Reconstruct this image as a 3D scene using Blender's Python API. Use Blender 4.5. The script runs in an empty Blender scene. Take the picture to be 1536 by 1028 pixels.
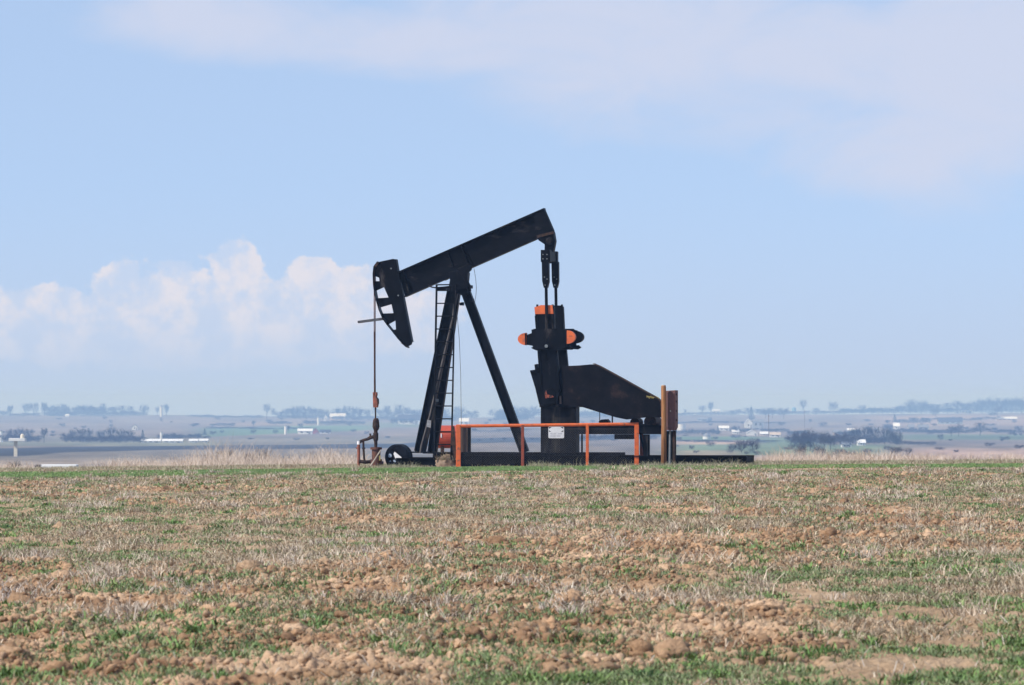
import bpy, math, random
import numpy as np
from mathutils import Vector, Matrix

S = bpy.context.scene
C = S.collection
R = math.radians
random.seed(7)
rng = np.random.default_rng(11)

# ------------------------------------------------------------------ camera
CH, F, HR = 1.70, 6480.0, 608.0          # eye height (m), focal length and horizon row in photo pixels
cam = bpy.data.cameras.new('camera')
camo = bpy.data.objects.new('camera', cam)
C.objects.link(camo)
camo.location = (0, 0, CH)
camo.rotation_euler = (R(90), 0, 0)
cam.sensor_width = 36.0
cam.lens = F / 1536 * 36
cam.shift_y = (HR - 514) / 1536
cam.clip_start = 1.0
cam.clip_end = 60000
cam.dof.use_dof = True
cam.dof.focus_distance = 119.5
cam.dof.aperture_fstop = 9.0
S.camera = camo

# ------------------------------------------------------------------ light
SUN = Vector((-0.66, -0.34, 0.67)).normalized()
SKY_STRENGTH = 0.15
EXPOSURE = 0.42
S.view_settings.view_transform = 'Standard'
S.view_settings.look = 'None'
S.view_settings.gamma = 1.0
S.view_settings.exposure = EXPOSURE
sun = bpy.data.lights.new('sun', 'SUN')
sun.energy = 3.7
sun.angle = R(0.5)
sun.color = (1.0, 0.955, 0.89)
suno = bpy.data.objects.new('sun', sun)
C.objects.link(suno)
suno.rotation_euler = SUN.to_track_quat('Z', 'Y').to_euler()
suno.location = (0, 0, 60)

W = bpy.data.worlds.new('World')
S.world = W
W.use_nodes = True
nt = W.node_tree
nt.nodes.clear()


class NB:
    """small helper to write node maths as expressions"""
    def __init__(s, nt): s.nt = nt

    def m(s, op, a, b=0.0, c=0.0, clamp=False):
        n = s.nt.nodes.new('ShaderNodeMath'); n.operation = op; n.use_clamp = clamp
        for i, v in enumerate((a, b, c)):
            if isinstance(v, (int, float)): n.inputs[i].default_value = v
            else: s.nt.links.new(v, n.inputs[i])
        return n.outputs[0]

    def smooth(s, v, lo, hi):
        n = s.nt.nodes.new('ShaderNodeMapRange'); n.interpolation_type = 'SMOOTHSTEP'
        n.inputs[1].default_value = lo; n.inputs[2].default_value = hi
        s.nt.links.new(v, n.inputs[0])
        return n.outputs[0]

    def noise(s, vec, scale, detail=5, rough=0.55, dist=0.0):
        n = s.nt.nodes.new('ShaderNodeTexNoise')
        n.inputs['Scale'].default_value = scale; n.inputs['Detail'].default_value = detail
        n.inputs['Roughness'].default_value = rough; n.inputs['Distortion'].default_value = dist
        if vec is not None: s.nt.links.new(vec, n.inputs['Vector'])
        return n.outputs[0]

    def comb(s, x, y, z=0.0):
        n = s.nt.nodes.new('ShaderNodeCombineXYZ')
        for i, v in enumerate((x, y, z)):
            if isinstance(v, (int, float)): n.inputs[i].default_value = v
            else: s.nt.links.new(v, n.inputs[i])
        return n.outputs[0]

    def mix(s, f, a, b):
        n = s.nt.nodes.new('ShaderNodeMix'); n.data_type = 'RGBA'
        for i, v in ((0, f), (6, a), (7, b)):
            if isinstance(v, (int, float)): n.inputs[i].default_value = v
            elif isinstance(v, tuple): n.inputs[i].default_value = (*v[:3], 1)
            else: s.nt.links.new(v, n.inputs[i])
        return n.outputs[2]


w = NB(nt)
tc = nt.nodes.new('ShaderNodeTexCoord')
sx = nt.nodes.new('ShaderNodeSeparateXYZ')
nt.links.new(tc.outputs['Generated'], sx.inputs[0])
X, Y_, Z = sx.outputs
ay = w.m('MAXIMUM', w.m('ABSOLUTE', Y_), 0.05)
U = w.m('MULTIPLY', w.m('DIVIDE', X, ay), 64.8)       # azimuth, about 0.88 degree per unit
V = w.m('MULTIPLY', w.m('DIVIDE', Z, ay), 64.8)       # elevation
sky = nt.nodes.new('ShaderNodeTexSky')
sky.sky_type = 'NISHITA'
sky.sun_disc = False
sky.sun_elevation = math.asin(SUN.z)
sky.sun_rotation = math.atan2(SUN.x, SUN.y)
sky.altitude = 1500
sky.air_density = 1.0
sky.dust_density = 0.3
sky.ozone_density = 3.0
sv = w.comb(X, Y_, w.m('ADD', w.m('MULTIPLY', w.m('ABSOLUTE', Z), 0.93), 0.125))
nrm = nt.nodes.new('ShaderNodeVectorMath'); nrm.operation = 'NORMALIZE'
nt.links.new(sv, nrm.inputs[0])
nt.links.new(nrm.outputs[0], sky.inputs['Vector'])
uv = w.comb(U, V, 0.0)


def blobs(lst):
    out = None
    for (px, py, rx, ry) in lst:
        u0, v0 = (px - 768) / 100, (HR - py) / 100
        a = w.m('DIVIDE', w.m('SUBTRACT', U, u0), rx / 100)
        b = w.m('DIVIDE', w.m('SUBTRACT', V, v0), ry / 100)
        d = w.m('SUBTRACT', 1.0, w.m('ADD', w.m('MULTIPLY', a, a), w.m('MULTIPLY', b, b)))
        d = w.m('MAXIMUM', d, -1.5)
        out = d if out is None else w.m('MAXIMUM', out, d)
    return out


CUM = [(120, 490, 220, 55), (290, 460, 180, 78), (250, 520, 320, 40), (430, 450, 120, 40), (560, 470, 120, 50), (-20, 468, 95, 42), (70, 462, 80, 36), (182, 432, 50, 40), (250, 436, 62, 42), (352, 404, 52, 46), (320, 452, 110, 50),
       (395, 470, 40, 50), (470, 412, 46, 30), (540, 440, 75, 45), (500, 500, 190, 45), (180, 500, 170, 40), (640, 470, 60, 40)]
n1 = w.noise(uv, 2.1, 9, 0.62, 0.15)
cum = w.smooth(w.m('ADD', blobs(CUM), w.m('MULTIPLY', w.m('SUBTRACT', n1, 0.5), 2.9)), 0.0, 0.36)
# the cumulus fades out downwards into the thick air over the plain
lowfade = w.smooth(V, 0.2, 1.7)
n2 = w.noise(w.comb(w.m('ADD', U, 0.35), w.m('SUBTRACT', V, 0.3), 3.0), 1.9, 8, 0.6)
puff = w.smooth(n2, 0.38, 0.62)
cum_a = w.m('MULTIPLY', w.m('MULTIPLY', cum, lowfade), w.m('ADD', 0.26, w.m('MULTIPLY', puff, 0.74)))
VEIL = [(330, 30, 190, 60), (620, 60, 330, 50), (900, 30, 330, 75), (1150, 90, 380, 120), (1400, 150, 260, 150), (1330, 240, 150, 60),
        (1560, 60, 300, 200)]
n3 = w.noise(w.comb(w.m('MULTIPLY', U, 0.5), V, 7.0), 0.8, 8, 0.6, 0.6)
veil = w.smooth(w.m('ADD', blobs(VEIL), w.m('MULTIPLY', w.m('SUBTRACT', n3, 0.5), 3.0)), -0.7, 1.2)
# scattered cloud over the rest of the sky, away from this window of it
n4 = w.noise(tc.outputs['Generated'], 3.0, 6, 0.55)
rest = w.m('MULTIPLY', w.smooth(n4, 0.52, 0.7), w.smooth(Z, 0.14, 0.3))
veil_a = w.m('MULTIPLY', veil, 0.85)
thin = w.mix(0.6, sky.outputs[0], (2.45, 2.98, 3.95))      # thin high cloud over all of it
thin = w.mix(w.smooth(V, 3.6, 0.2), thin, (2.56, 3.14, 4.22))
col = w.mix(veil_a, thin, (3.2, 3.44, 4.25))
col = w.mix(cum_a, col, (3.85, 3.80, 4.2))
col = w.mix(w.m('MULTIPLY', rest, 0.4), col, (3.7, 3.8, 4.2))
bg = nt.nodes.new('ShaderNodeBackground')
bg.inputs['Strength'].default_value = SKY_STRENGTH
nt.links.new(col, bg.inputs['Color'])
wo = nt.nodes.new('ShaderNodeOutputWorld')
nt.links.new(bg.outputs[0], wo.inputs['Surface'])
S.cycles.volume_bounces = 0
S.cycles.max_bounces = 6


# ------------------------------------------------------------------ helpers
def mat(name, c1, c2=None, scale=4.0, rough=0.7, metal=0.0, bump=0.0, c3=None, scale3=1.0, lim=(0.35, 0.65), lim3=(0.55, 0.7), attr=None, stretch=(1, 1, 1)):
    M = bpy.data.materials.new(name)
    M.use_nodes = True
    t = M.node_tree
    b = t.nodes['Principled BSDF']
    q = NB(t)
    b.inputs['Roughness'].default_value = rough
    b.inputs['Metallic'].default_value = metal
    if attr:
        a = t.nodes.new('ShaderNodeAttribute'); a.attribute_name = attr
        base = a.outputs['Color']
    else:
        base = c1
    if c2 is not None:
        co = t.nodes.new('ShaderNodeTexCoord')
        mp = t.nodes.new('ShaderNodeMapping'); mp.inputs['Scale'].default_value = stretch
        t.links.new(co.outputs['Object'], mp.inputs[0])
        vec = mp.outputs[0]
        n = q.noise(vec, scale, 6, 0.6)
        base = q.mix(q.smooth(n, *lim), base, c2)
        if c3 is not None:
            n3 = q.noise(vec, scale3, 7, 0.65)
            base = q.mix(q.smooth(n3, *lim3), base, c3)
        if bump:
            bp = t.nodes.new('ShaderNodeBump'); bp.inputs['Strength'].default_value = bump; bp.inputs['Distance'].default_value = 0.02
            t.links.new(n, bp.inputs['Height']); t.links.new(bp.outputs[0], b.inputs['Normal'])
    if isinstance(base, tuple): b.inputs['Base Color'].default_value = (*base[:3], 1)
    else: t.links.new(base, b.inputs['Base Color'])
    return M


def dull(m_, v=0.07):
    m_.node_tree.nodes['Principled BSDF'].inputs['Specular IOR Level'].default_value = v
    return m_


BLACK = mat('black_paint', (0.0020, 0.0024, 0.0040), (0.005, 0.0055, 0.008), 5, 0.5, 0, 0.1, (0.065, 0.056, 0.052), 1.9, lim3=(0.56, 0.74), stretch=(1, 1, 0.45))
BLACK2 = mat('dusty_black_paint', (0.004, 0.0042, 0.006), (0.012, 0.011, 0.012), 3, 0.6, 0, 0.1, (0.09, 0.08, 0.07), 1.1, lim3=(0.5, 0.72), stretch=(2.2, 2.2, 0.3))
GUARD = mat('scuffed_black_paint', (0.003, 0.003, 0.0045), (0.009, 0.008, 0.010), 2.2, 0.55, 0, 0.05, (0.035, 0.022, 0.019), 2.2, lim3=(0.54, 0.72))
SKIDM = mat('skid_black', (0.002, 0.002, 0.003), (0.005, 0.005, 0.006), 4, 0.7, 0, 0.1)
ORANGE = mat('orange_paint', (0.68, 0.135, 0.028), (0.55, 0.11, 0.03), 6, 0.5, 0, 0.1, (0.26, 0.085, 0.045), 7.0, lim3=(0.56, 0.66))
ORDARK = mat('rusted_orange_paint', (0.30, 0.055, 0.02), (0.20, 0.05, 0.03), 9, 0.7, 0, 0.1)
RUST = mat('rust', (0.13, 0.05, 0.03), (0.07, 0.03, 0.022), 14, 0.85, 0, 0.3)
BEAM = mat('dusty_lit_beam_paint', (0.0020, 0.0024, 0.0040), (0.006, 0.0065, 0.009), 5, 0.5, 0, 0.1, (0.13, 0.115, 0.105), 1.5, lim3=(0.54, 0.80), stretch=(0.6, 1, 1.6))  # dust blotches made paler to put the web's sunlit strip into the colour
PIPE = mat('rusty_pipe', (0.30, 0.085, 0.05), (0.14, 0.05, 0.03), 12, 0.8, 0, 0.2)
DARKI = mat('dark_iron', (0.028, 0.024, 0.022), (0.07, 0.04, 0.03), 12, 0.7, 0.1, 0.2)
STEEL = mat('grey_steel', (0.33, 0.34, 0.36), (0.22, 0.22, 0.23), 10, 0.5, 0.3)
GALV = mat('galvanised_conduit', (0.22, 0.25, 0.27), (0.15, 0.17, 0.19), 10, 0.55, 0.2)
WOOD = mat('weathered_post_wood', (0.36, 0.165, 0.055), (0.21, 0.09, 0.04), 9, 0.85, 0, 0.5, (0.10, 0.05, 0.03), 3, stretch=(3, 3, 0.25))
STICK = mat('pale_stick_wood', (0.46, 0.40, 0.33), (0.33, 0.28, 0.22), 9, 0.85)
CABM = mat('red_brown_cabinet', (0.135, 0.058, 0.052), (0.10, 0.045, 0.042), 6, 0.65, 0, 0.1, (0.17, 0.075, 0.06), 3)
WHITE = mat('white_paint', (0.74, 0.74, 0.76), (0.62, 0.62, 0.64), 5, 0.6)
GREYT = mat('grey_lettering', (0.36, 0.37, 0.42))
REDT = mat('red_tank_paint', (0.52, 0.085, 0.045), (0.40, 0.06, 0.035), 4, 0.45, 0, 0.05, (0.22, 0.07, 0.045), 7, lim3=(0.62, 0.72))
PLANK = mat('brown_board', (0.16, 0.095, 0.07), (0.09, 0.06, 0.05), 6, 0.85, 0, 0.2, stretch=(9, 9, 0.3))
PLASTIC = mat('black_plastic', (0.003, 0.003, 0.005), (0.006, 0.007, 0.011), 5, 0.5)
LBLUE = mat('pale_blue_disc', (0.22, 0.30, 0.42), (0.30, 0.36, 0.45), 5, 0.5)
YEL = mat('yellow_paint', (0.42, 0.36, 0.10), (0.30, 0.22, 0.08), 30, 0.6)
WIRE = mat('wire', (0.16, 0.16, 0.17), (0.10, 0.09, 0.09), 20, 0.6, 0.3)
DIRT = mat('dirt_mound_soil', (0.34, 0.25, 0.18), (0.22, 0.15, 0.10), 6, 0.95, 0, 0.5)
GRASSM = mat('grass_blades', None, rough=0.7, attr='col')
SOIL = mat('field_soil', None, rough=0.95, attr='col')

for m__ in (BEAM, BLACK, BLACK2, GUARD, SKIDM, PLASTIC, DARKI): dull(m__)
for m__ in (GRASSM, SOIL): dull(m__, 0.05)
t_ = SOIL.node_tree; q_ = NB(t_)
geo = t_.nodes.new('ShaderNodeNewGeometry'); pos = geo.outputs['Position']
n1_ = q_.noise(pos, 26.0, 5, 0.7); n2_ = q_.noise(pos, 9.0, 4, 0.6)
bp = t_.nodes.new('ShaderNodeBump'); bp.inputs['Strength'].default_value = 1.0; bp.inputs['Distance'].default_value = 0.05
t_.links.new(q_.m('ADD', q_.m('MULTIPLY', n1_, 0.5), q_.m('MULTIPLY', n2_, 0.8)), bp.inputs['Height'])
at_ = [n for n in t_.nodes if n.type == 'ATTRIBUTE'][0]
grain = q_.mix(q_.smooth(n1_, 0.3, 0.7), (0.80, 0.78, 0.76), (1.18, 1.16, 1.14))
mul = t_.nodes.new('ShaderNodeMix'); mul.data_type = 'RGBA'; mul.blend_type = 'MULTIPLY'; mul.inputs[0].default_value = 1.0
t_.links.new(at_.outputs['Color'], mul.inputs[6]); t_.links.new(grain, mul.inputs[7])
b_ = t_.nodes['Principled BSDF']; t_.links.new(mul.outputs[2], b_.inputs['Base Color']); t_.links.new(bp.outputs[0], b_.inputs['Normal'])


class MB:
    def __init__(s): s.v = []; s.f = []; s.cut = []

    def add(s, v, f):
        k = len(s.v); s.cut.append((k, len(s.f))); s.v += [tuple(p) for p in v]; s.f += [tuple(i + k for i in q) for q in f]; return s

    def box(s, a, b):
        x0, y0, z0 = a; x1, y1, z1 = b
        return s.add([(x0, y0, z0), (x1, y0, z0), (x1, y1, z0), (x0, y1, z0), (x0, y0, z1), (x1, y0, z1), (x1, y1, z1), (x0, y1, z1)],
                     [(3, 2, 1, 0), (4, 5, 6, 7), (0, 1, 5, 4), (1, 2, 6, 5), (2, 3, 7, 6), (3, 0, 4, 7)])

    def prism(s, poly, y0, y1):
        """polygon of (x, z), extruded along y"""
        a = sum(poly[i][0] * poly[(i + 1) % len(poly)][1] - poly[(i + 1) % len(poly)][0] * poly[i][1] for i in range(len(poly)))
        if a < 0: poly = poly[::-1]
        n = len(poly)
        v = [(x, y0, z) for x, z in poly] + [(x, y1, z) for x, z in poly]
        f = [tuple(range(n)), tuple(range(2 * n - 1, n - 1, -1))]
        f += [((i + 1) % n, i, i + n, (i + 1) % n + n) for i in range(n)]
        return s.add(v, f)

    def bar(s, p, q, wd, hd=None, up=(0, 1, 0), w2=None):
        """square bar from p to q; wd across, hd along up"""
        p, q = Vector(p), Vector(q); hd = hd or wd
        d = (q - p).normalized(); u = Vector(up); u = (u - d * u.dot(d)).normalized(); r = d.cross(u)
        k = w2 / wd if w2 else 1
        v = []
        for o, m in ((p, 1), (q, k)):
            for a, b in ((-1, -1), (1, -1), (1, 1), (-1, 1)): v.append(o + r * a * wd / 2 * m + u * b * hd / 2 * m)
        return s.add(v, [(3, 2, 1, 0), (4, 5, 6, 7), (0, 1, 5, 4), (1, 2, 6, 5), (2, 3, 7, 6), (3, 0, 4, 7)])

    def tube(s, pts, r, n=10, cap=True):
        pts = [Vector(p) for p in pts]
        rs = r if isinstance(r, (list, tuple)) else [r] * len(pts)
        v = []; f = []
        for i, p in enumerate(pts):
            d = (pts[min(i + 1, len(pts) - 1)] - pts[max(i - 1, 0)]).normalized()
            u = Vector((0, 1, 0)) if abs(d.y) < 0.9 else Vector((1, 0, 0))
            u = (u - d * u.dot(d)).normalized(); w_ = d.cross(u)
            for j in range(n):
                t = 2 * math.pi * j / n
                v.append(p + (u * math.cos(t) + w_ * math.sin(t)) * rs[i])
        for i in range(len(pts) - 1):
            for j in range(n):
                f.append((i * n + j, (i + 1) * n + j, (i + 1) * n + (j + 1) % n, i * n + (j + 1) % n)[::-1])
        if cap:
            f.append(tuple(range(n))[::-1][::-1]); f.append(tuple(range((len(pts) - 1) * n, len(pts) * n))[::-1])
        return s.add(v, f)

    def build_each(s, name, m, parent=None):
        """every added shape becomes a mesh of its own"""
        c = s.cut + [(len(s.v), len(s.f))]
        for (a, fa), (b, fb) in zip(c[:-1], c[1:]):
            p = MB(); p.add(s.v[a:b], [tuple(i - a for i in q) for q in s.f[fa:fb]]); p.build(name, m, parent)

    def build(s, name, m, parent=None, smooth=False, bevel=0.0):
        me = bpy.data.meshes.new(name)
        me.from_pydata(s.v, [], s.f); me.materials.append(m); me.validate(); me.update()
        import bmesh
        bm = bmesh.new(); bm.from_mesh(me); bmesh.ops.recalc_face_normals(bm, faces=bm.faces); bm.to_mesh(me); bm.free()
        o = bpy.data.objects.new(name, me); C.objects.link(o)
        if parent: o.parent = parent
        if smooth: me.polygons.foreach_set('use_smooth', [True] * len(me.polygons))
        if bevel:
            bv = o.modifiers.new('edge', 'BEVEL'); bv.width = bevel; bv.segments = 2; bv.limit_method = 'ANGLE'
        return o


def tag(o, label=None, cat=None, group=None, kind=None):
    for k, v in (('label', label), ('category', cat), ('group', group), ('kind', kind)):
        if v: o[k] = v
    return o


def empty(name, loc, rz=0):
    o = bpy.data.objects.new(name, None); C.objects.link(o)
    o.location = loc; o.rotation_euler = (0, 0, rz); o.empty_display_size = 0.3
    return o


def raw(name, v, faces_list, m, col=None, smooth=False):
    """fast mesh from numpy: faces_list is a list of int arrays (n, k)"""
    me = bpy.data.meshes.new(name)
    me.vertices.add(len(v)); me.vertices.foreach_set('co', np.ascontiguousarray(v, dtype=np.float32).ravel())
    nl = sum(f.size for f in faces_list); npoly = sum(len(f) for f in faces_list)
    me.loops.add(nl); me.polygons.add(npoly)
    me.loops.foreach_set('vertex_index', np.concatenate([f.ravel() for f in faces_list]).astype(np.int32))
    cnt = np.concatenate([np.full(len(f), f.shape[1]) for f in faces_list])
    me.polygons.foreach_set('loop_start', np.concatenate([[0], np.cumsum(cnt)[:-1]]).astype(np.int32))
    try: me.polygons.foreach_set('loop_total', cnt.astype(np.int32))
    except Exception: pass
    if smooth: me.polygons.foreach_set('use_smooth', np.ones(npoly, dtype=bool))
    me.update(calc_edges=True)
    if col is not None:
        a = me.color_attributes.new('col', 'FLOAT_COLOR', 'POINT')
        c4 = np.ones((len(v), 4), dtype=np.float32); c4[:, :3] = col
        a.data.foreach_set('color', c4.ravel())
    me.materials.append(m)
    o = bpy.data.objects.new(name, me); C.objects.link(o)
    return o


# ---- numpy noise
def hash2(i, j, seed):
    h = (i.astype(np.int64) * 374761393 + j.astype(np.int64) * 668265263 + seed * 1442695041) & 0xffffffff
    h = ((h ^ (h >> 13)) * 1274126177) & 0xffffffff
    h = (h ^ (h >> 16)) & 0xffffffff
    return h / 4294967295.0


def vnoise(x, y, seed=0):
    i, j = np.floor(x), np.floor(y); fx, fy = x - i, y - j
    fx = fx * fx * (3 - 2 * fx); fy = fy * fy * (3 - 2 * fy)
    a, b, c, d = hash2(i, j, seed), hash2(i + 1, j, seed), hash2(i, j + 1, seed), hash2(i + 1, j + 1, seed)
    return a + (b - a) * fx + (c - a) * fy + (a - b - c + d) * fx * fy


def fbm(x, y, seed=0, oct=4, gain=0.5):
    s = 0; a = 1; t = 0
    for k in range(oct):
        s = s + a * vnoise(x * 2 ** k + 17.3 * k, y * 2 ** k + 9.1 * k, seed + k); t += a; a *= gain
    return s / t


def sstep(v, a, b):
    t = np.clip((v - a) / (b - a), 0, 1); return t * t * (3 - 2 * t)


# ------------------------------------------------------------------ terrain
PY = [-200, 125, 150, 200, 300, 400, 500, 900, 1600, 2200, 3000, 4000, 5200, 6200, 7000, 9000]
PR = {500: 695, 900: 685, 1600: 672, 2200: 664, 3000: 652, 4000: 642, 5200: 630, 6200: 622.5}
PZ = []
for yy in PY:
    if yy in PR: PZ.append(CH - (PR[yy] - HR) / F * yy)
    else: PZ.append({-200: 0, 125: 0, 150: -0.5, 200: -1.6, 300: -3.0, 400: -4.0, 7000: -20, 9000: -40}[yy])


def ridge(x, y):
    """slow swell of the far ridge from side to side"""
    u = x / np.maximum(y, 1) * F + 768
    d = np.interp(u, [-400, 0, 260, 400, 560, 700, 1000, 1280, 1536, 1900], [0, 0, 0, 2.0, 3.5, 4, 0.5, -1, -3, -3])
    return -d / F * y * sstep(y, 3800, 6000)


def Z0(x, y):
    x = np.asarray(x, dtype=float); y = np.asarray(y, dtype=float)
    z = np.interp(y, PY, PZ)
    z = z + np.where(x < 0, 0.0115, 0.0055) * x * np.clip(1 - (y - 118) / 250, 0, 1) * np.clip((60 - np.abs(x)) / 20 + 1, 0, 1)
    return z + ridge(x, y)


def row_to_Y(row):
    ys = np.linspace(450, 6200, 2000)
    rr = HR + (CH - np.interp(ys, PY, PZ)) / ys * F
    return float(np.interp(-row, -rr, ys))


def far(px, row):
    y = row_to_Y(row)
    x = (px - 768) / F * y
    return x, y, float(Z0(x, y))


# near field relief: ploughed clods
def soilness(x, y):
    """1 where bare broken soil shows, 0 under thick stubble and grass"""
    return sstep(fbm(x * 0.32, y * 0.13, 50, 3) + np.interp(y, [24, 40, 55, 85, 100, 130], [0.13, 0.08, -0.02, -0.04, 0.06, -0.1]), 0.40, 0.62)


def relief(x, y):
    a = fbm(x * 3.1 + 0.6 * vnoise(x * 2, y * 2, 5), y * 3.1, 1, 4, 0.55)
    b = np.abs(fbm(x * 6.5, y * 6.5, 21, 3, 0.5) - 0.5) * 2
    c = fbm(x * 0.55, y * 0.4, 31, 2)
    big = np.clip(fbm(x * 1.5, y * 1.5, 77, 2) - 0.52, 0, 1)
    z = (a - 0.5) * 0.13 + (0.35 - b) * 0.09 + (c - 0.5) * 0.10 + big * 0.08
    d = fbm(x * 15, y * 13, 41, 3, 0.6)
    z = z + (d - 0.5) * 0.14 - 0.25 * np.clip(fbm(x * 5, y * 4, 45, 3) - 0.6, 0, 1)
    k = 0.45 + 0.55 * soilness(x, y)
    return z * k * np.interp(y, [0, 90, 108, 116, 130, 160], [1, 1, 0.5, 0.2, 0.2, 0.5])


def ground_col(x, y):
    n = fbm(x * 1.3, y * 1.0, 61, 4)[..., None]
    n2 = fbm(x * 14, y * 14, 63, 2)[..., None]
    brown = np.array([0.43, 0.268, 0.158]); pale = np.array([0.54, 0.37, 0.24]); dark = np.array([0.25, 0.15, 0.09])
    c = brown + (pale - brown) * sstep(n, 0.45, 0.65) + (dark - brown) * (1 - sstep(n, 0.3, 0.45)) * 0.7
    c = c * (0.82 + 0.36 * n2)
    grey = np.array([0.37, 0.275, 0.18])
    s = (1 - soilness(x, y))[..., None]
    return c * (1 - 0.6 * s) + grey * 0.6 * s


YN0, YN1 = 23.5, 131.0
rows = np.exp(np.linspace(math.log(YN0), math.log(YN1), 1500))
us = np.linspace(-1, 1, 700)
YY = np.repeat(rows[:, None], len(us), 1)
XX = us[None, :] * (0.1185 * YY + 2.6)
ZZ = Z0(XX, YY) + relief(XX, YY)
vv = np.stack([XX, YY, ZZ], -1).reshape(-1, 3)
idx = np.arange(len(rows) * len(us)).reshape(len(rows), len(us))
ff = np.stack([idx[:-1, :-1], idx[:-1, 1:], idx[1:, 1:], idx[1:, :-1]], -1).reshape(-1, 4)
tag(raw('ground', vv, [ff], SOIL, ground_col(XX, YY).reshape(-1, 3), True), kind='structure')

# coarse ground all around and behind the camera, under the detailed field
gx = np.linspace(-420, 420, 120); gy = np.concatenate([np.linspace(-150, 20, 20), np.linspace(24, 131, 30)])
GX, GY = np.meshgrid(gx, gy)
GZ = Z0(GX, GY) - 0.12
vv = np.stack([GX, GY, GZ], -1).reshape(-1, 3)
idx = np.arange(GX.size).reshape(GX.shape)
ff = np.stack([idx[:-1, :-1], idx[:-1, 1:], idx[1:, 1:], idx[1:, :-1]], -1).reshape(-1, 4)
tag(raw('surrounding_ground', vv, [ff], SOIL, ground_col(GX, GY).reshape(-1, 3), True), kind='structure')

# far plain with its fields
yf = np.concatenate([np.linspace(130.5, 450, 90), np.linspace(455, 6200, 420) ** 1.0, np.linspace(6220, 9000, 20)])
rf = np.linspace(695, 622.6, 360)
yf = np.concatenate([np.linspace(130.5, 480, 90), [row_to_Y(r) for r in rf], np.linspace(6230, 6850, 8)])
uf = np.linspace(-0.36, 0.36, 520)
YF = np.repeat(yf[:, None], len(uf), 1)
XF = uf[None, :] * YF * np.where(YF < 500, 1 + (500 - YF) / 350, 1)
PXF = XF / YF * F + 768
RF = HR + (CH - np.interp(YF, PY, PZ)) / YF * F
RF = np.where(YF < 480, 700, RF)
ZF = Z0(XF, YF) + (fbm(XF * 0.05, YF * 0.02, 9, 3) - 0.5) * 0.25 * sstep(YF, 131, 160)
tan_ = np.array([0.25, 0.195, 0.145]); pink = np.array([0.46, 0.32, 0.22]); green = np.array([0.12, 0.21, 0.085])
olive = np.array([0.22, 0.19, 0.13]); darkf = np.array([0.022, 0.026, 0.035]); greyf = np.array([0.22, 0.19, 0.155])
col = np.ones(XF.shape + (3,)) * tan_
n = fbm(PXF * 0.02, RF * 0.25, 3, 4)
wob = (fbm(PXF * 0.03, RF * 0.0 + 2, 8, 3) - 0.5) * 3.0


def zone(px0, px1, r0, r1, c, soft=0.8, edge=25, a=1.0):
    """field patch: r0/r1 may be (left, right) rows"""
    global col
    g0 = np.interp(PXF, [px0, px1], r0 if isinstance(r0, tuple) else (r0, r0))
    g1 = np.interp(PXF, [px0, px1], r1 if isinstance(r1, tuple) else (r1, r1))
    m = sstep(RF + wob * 0.3, g0 - soft, g0 + soft) * (1 - sstep(RF + wob * 0.3, g1 - soft, g1 + soft))
    m = m * sstep(PXF, px0 - edge, px0 + edge) * (1 - sstep(PXF, px1 - edge, px1 + edge)) * a
    col = col * (1 - m[..., None]) + c * m[..., None]


zone(-900, 2400, 675, 720, greyf, 4)
zone(-900, 700, 655, 668, olive, 1.5)
zone(300, 560, (642, 637), (656, 645), green * 1.1, 1.2, 30)
zone(440, 660, 632, 641, green, 1, 40, 0.7)
zone(-300, 260, 636, 650, tan_ * 1.1, 1.5)
zone(-400, 330, 663, 669, olive * 0.9 + green * 0.3, 1)
zone(1000, 1140, 655, 661, green, 1, 20)
zone(1010, 1120, 661, 667, pink * 1.1, 1, 20)
zone(1010, 1340, 667, 683, green * 1.15, 2, 40, 0.75)
zone(1020, 1110, 676, 684, pink, 2, 20, 0.6)
zone(1140, 1230, 656, 668, green * 1.2, 2, 20, 0.8)
zone(1300, 2400, 626, 640, pink * 1.0, 1.5, 60, 0.7)
zone(1340, 2400, 652, 660, green * 0.9, 1.5, 40, 0.85)
zone(1380, 2400, 663, 671, (0.19, 0.15, 0.13), 2, 60, 0.8)
zone(1340, 2400, 673, 705, np.array([0.50, 0.34, 0.26]), 3, 60)
zone(1000, 1340, 684, 705, np.array([0.40, 0.29, 0.22]), 3, 60)
zone(-900, 640, 690, 706, np.array([0.42, 0.33, 0.26]), 4, 60, 0.8)
zone(320, 560, 633, 638, pink * 0.8, 1, 40, 0.6)
# the long dark strip across the plain
BP = [-900, 0, 40, 100, 250, 600, 700, 760, 830, 940, 1010]
BT = [673, 672.5, 672, 670.5, 669, 665.5, 657.5, 656.5, 656, 652, 651]
BB = [686, 684, 684, 678.5, 675, 672.5, 665, 664, 664, 659, 654]
t0 = np.interp(PXF, BP, BT); t1 = np.interp(PXF, BP, BB)
m = sstep(RF + wob * 0.15, t0 - 0.5, t0 + 0.7) * (1 - sstep(RF + wob * 0.35, t1 - 0.7, t1 + 0.7)) * (PXF < 990)
col = col * (1 - m[..., None]) + darkf * m[..., None]
col = col * (0.30 + 0.80 * n[..., None])
vv = np.stack([XF, YF, ZF], -1).reshape(-1, 3)
idx = np.arange(XF.size).reshape(XF.shape)
ff = np.stack([idx[:-1, :-1], idx[:-1, 1:], idx[1:, 1:], idx[1:, :-1]], -1).reshape(-1, 4)
FARM = mat('far_fields', None, rough=0.95, attr='col')
tag(raw('far_terrain', vv, [ff], FARM, col.reshape(-1, 3), True), kind='structure')


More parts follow.
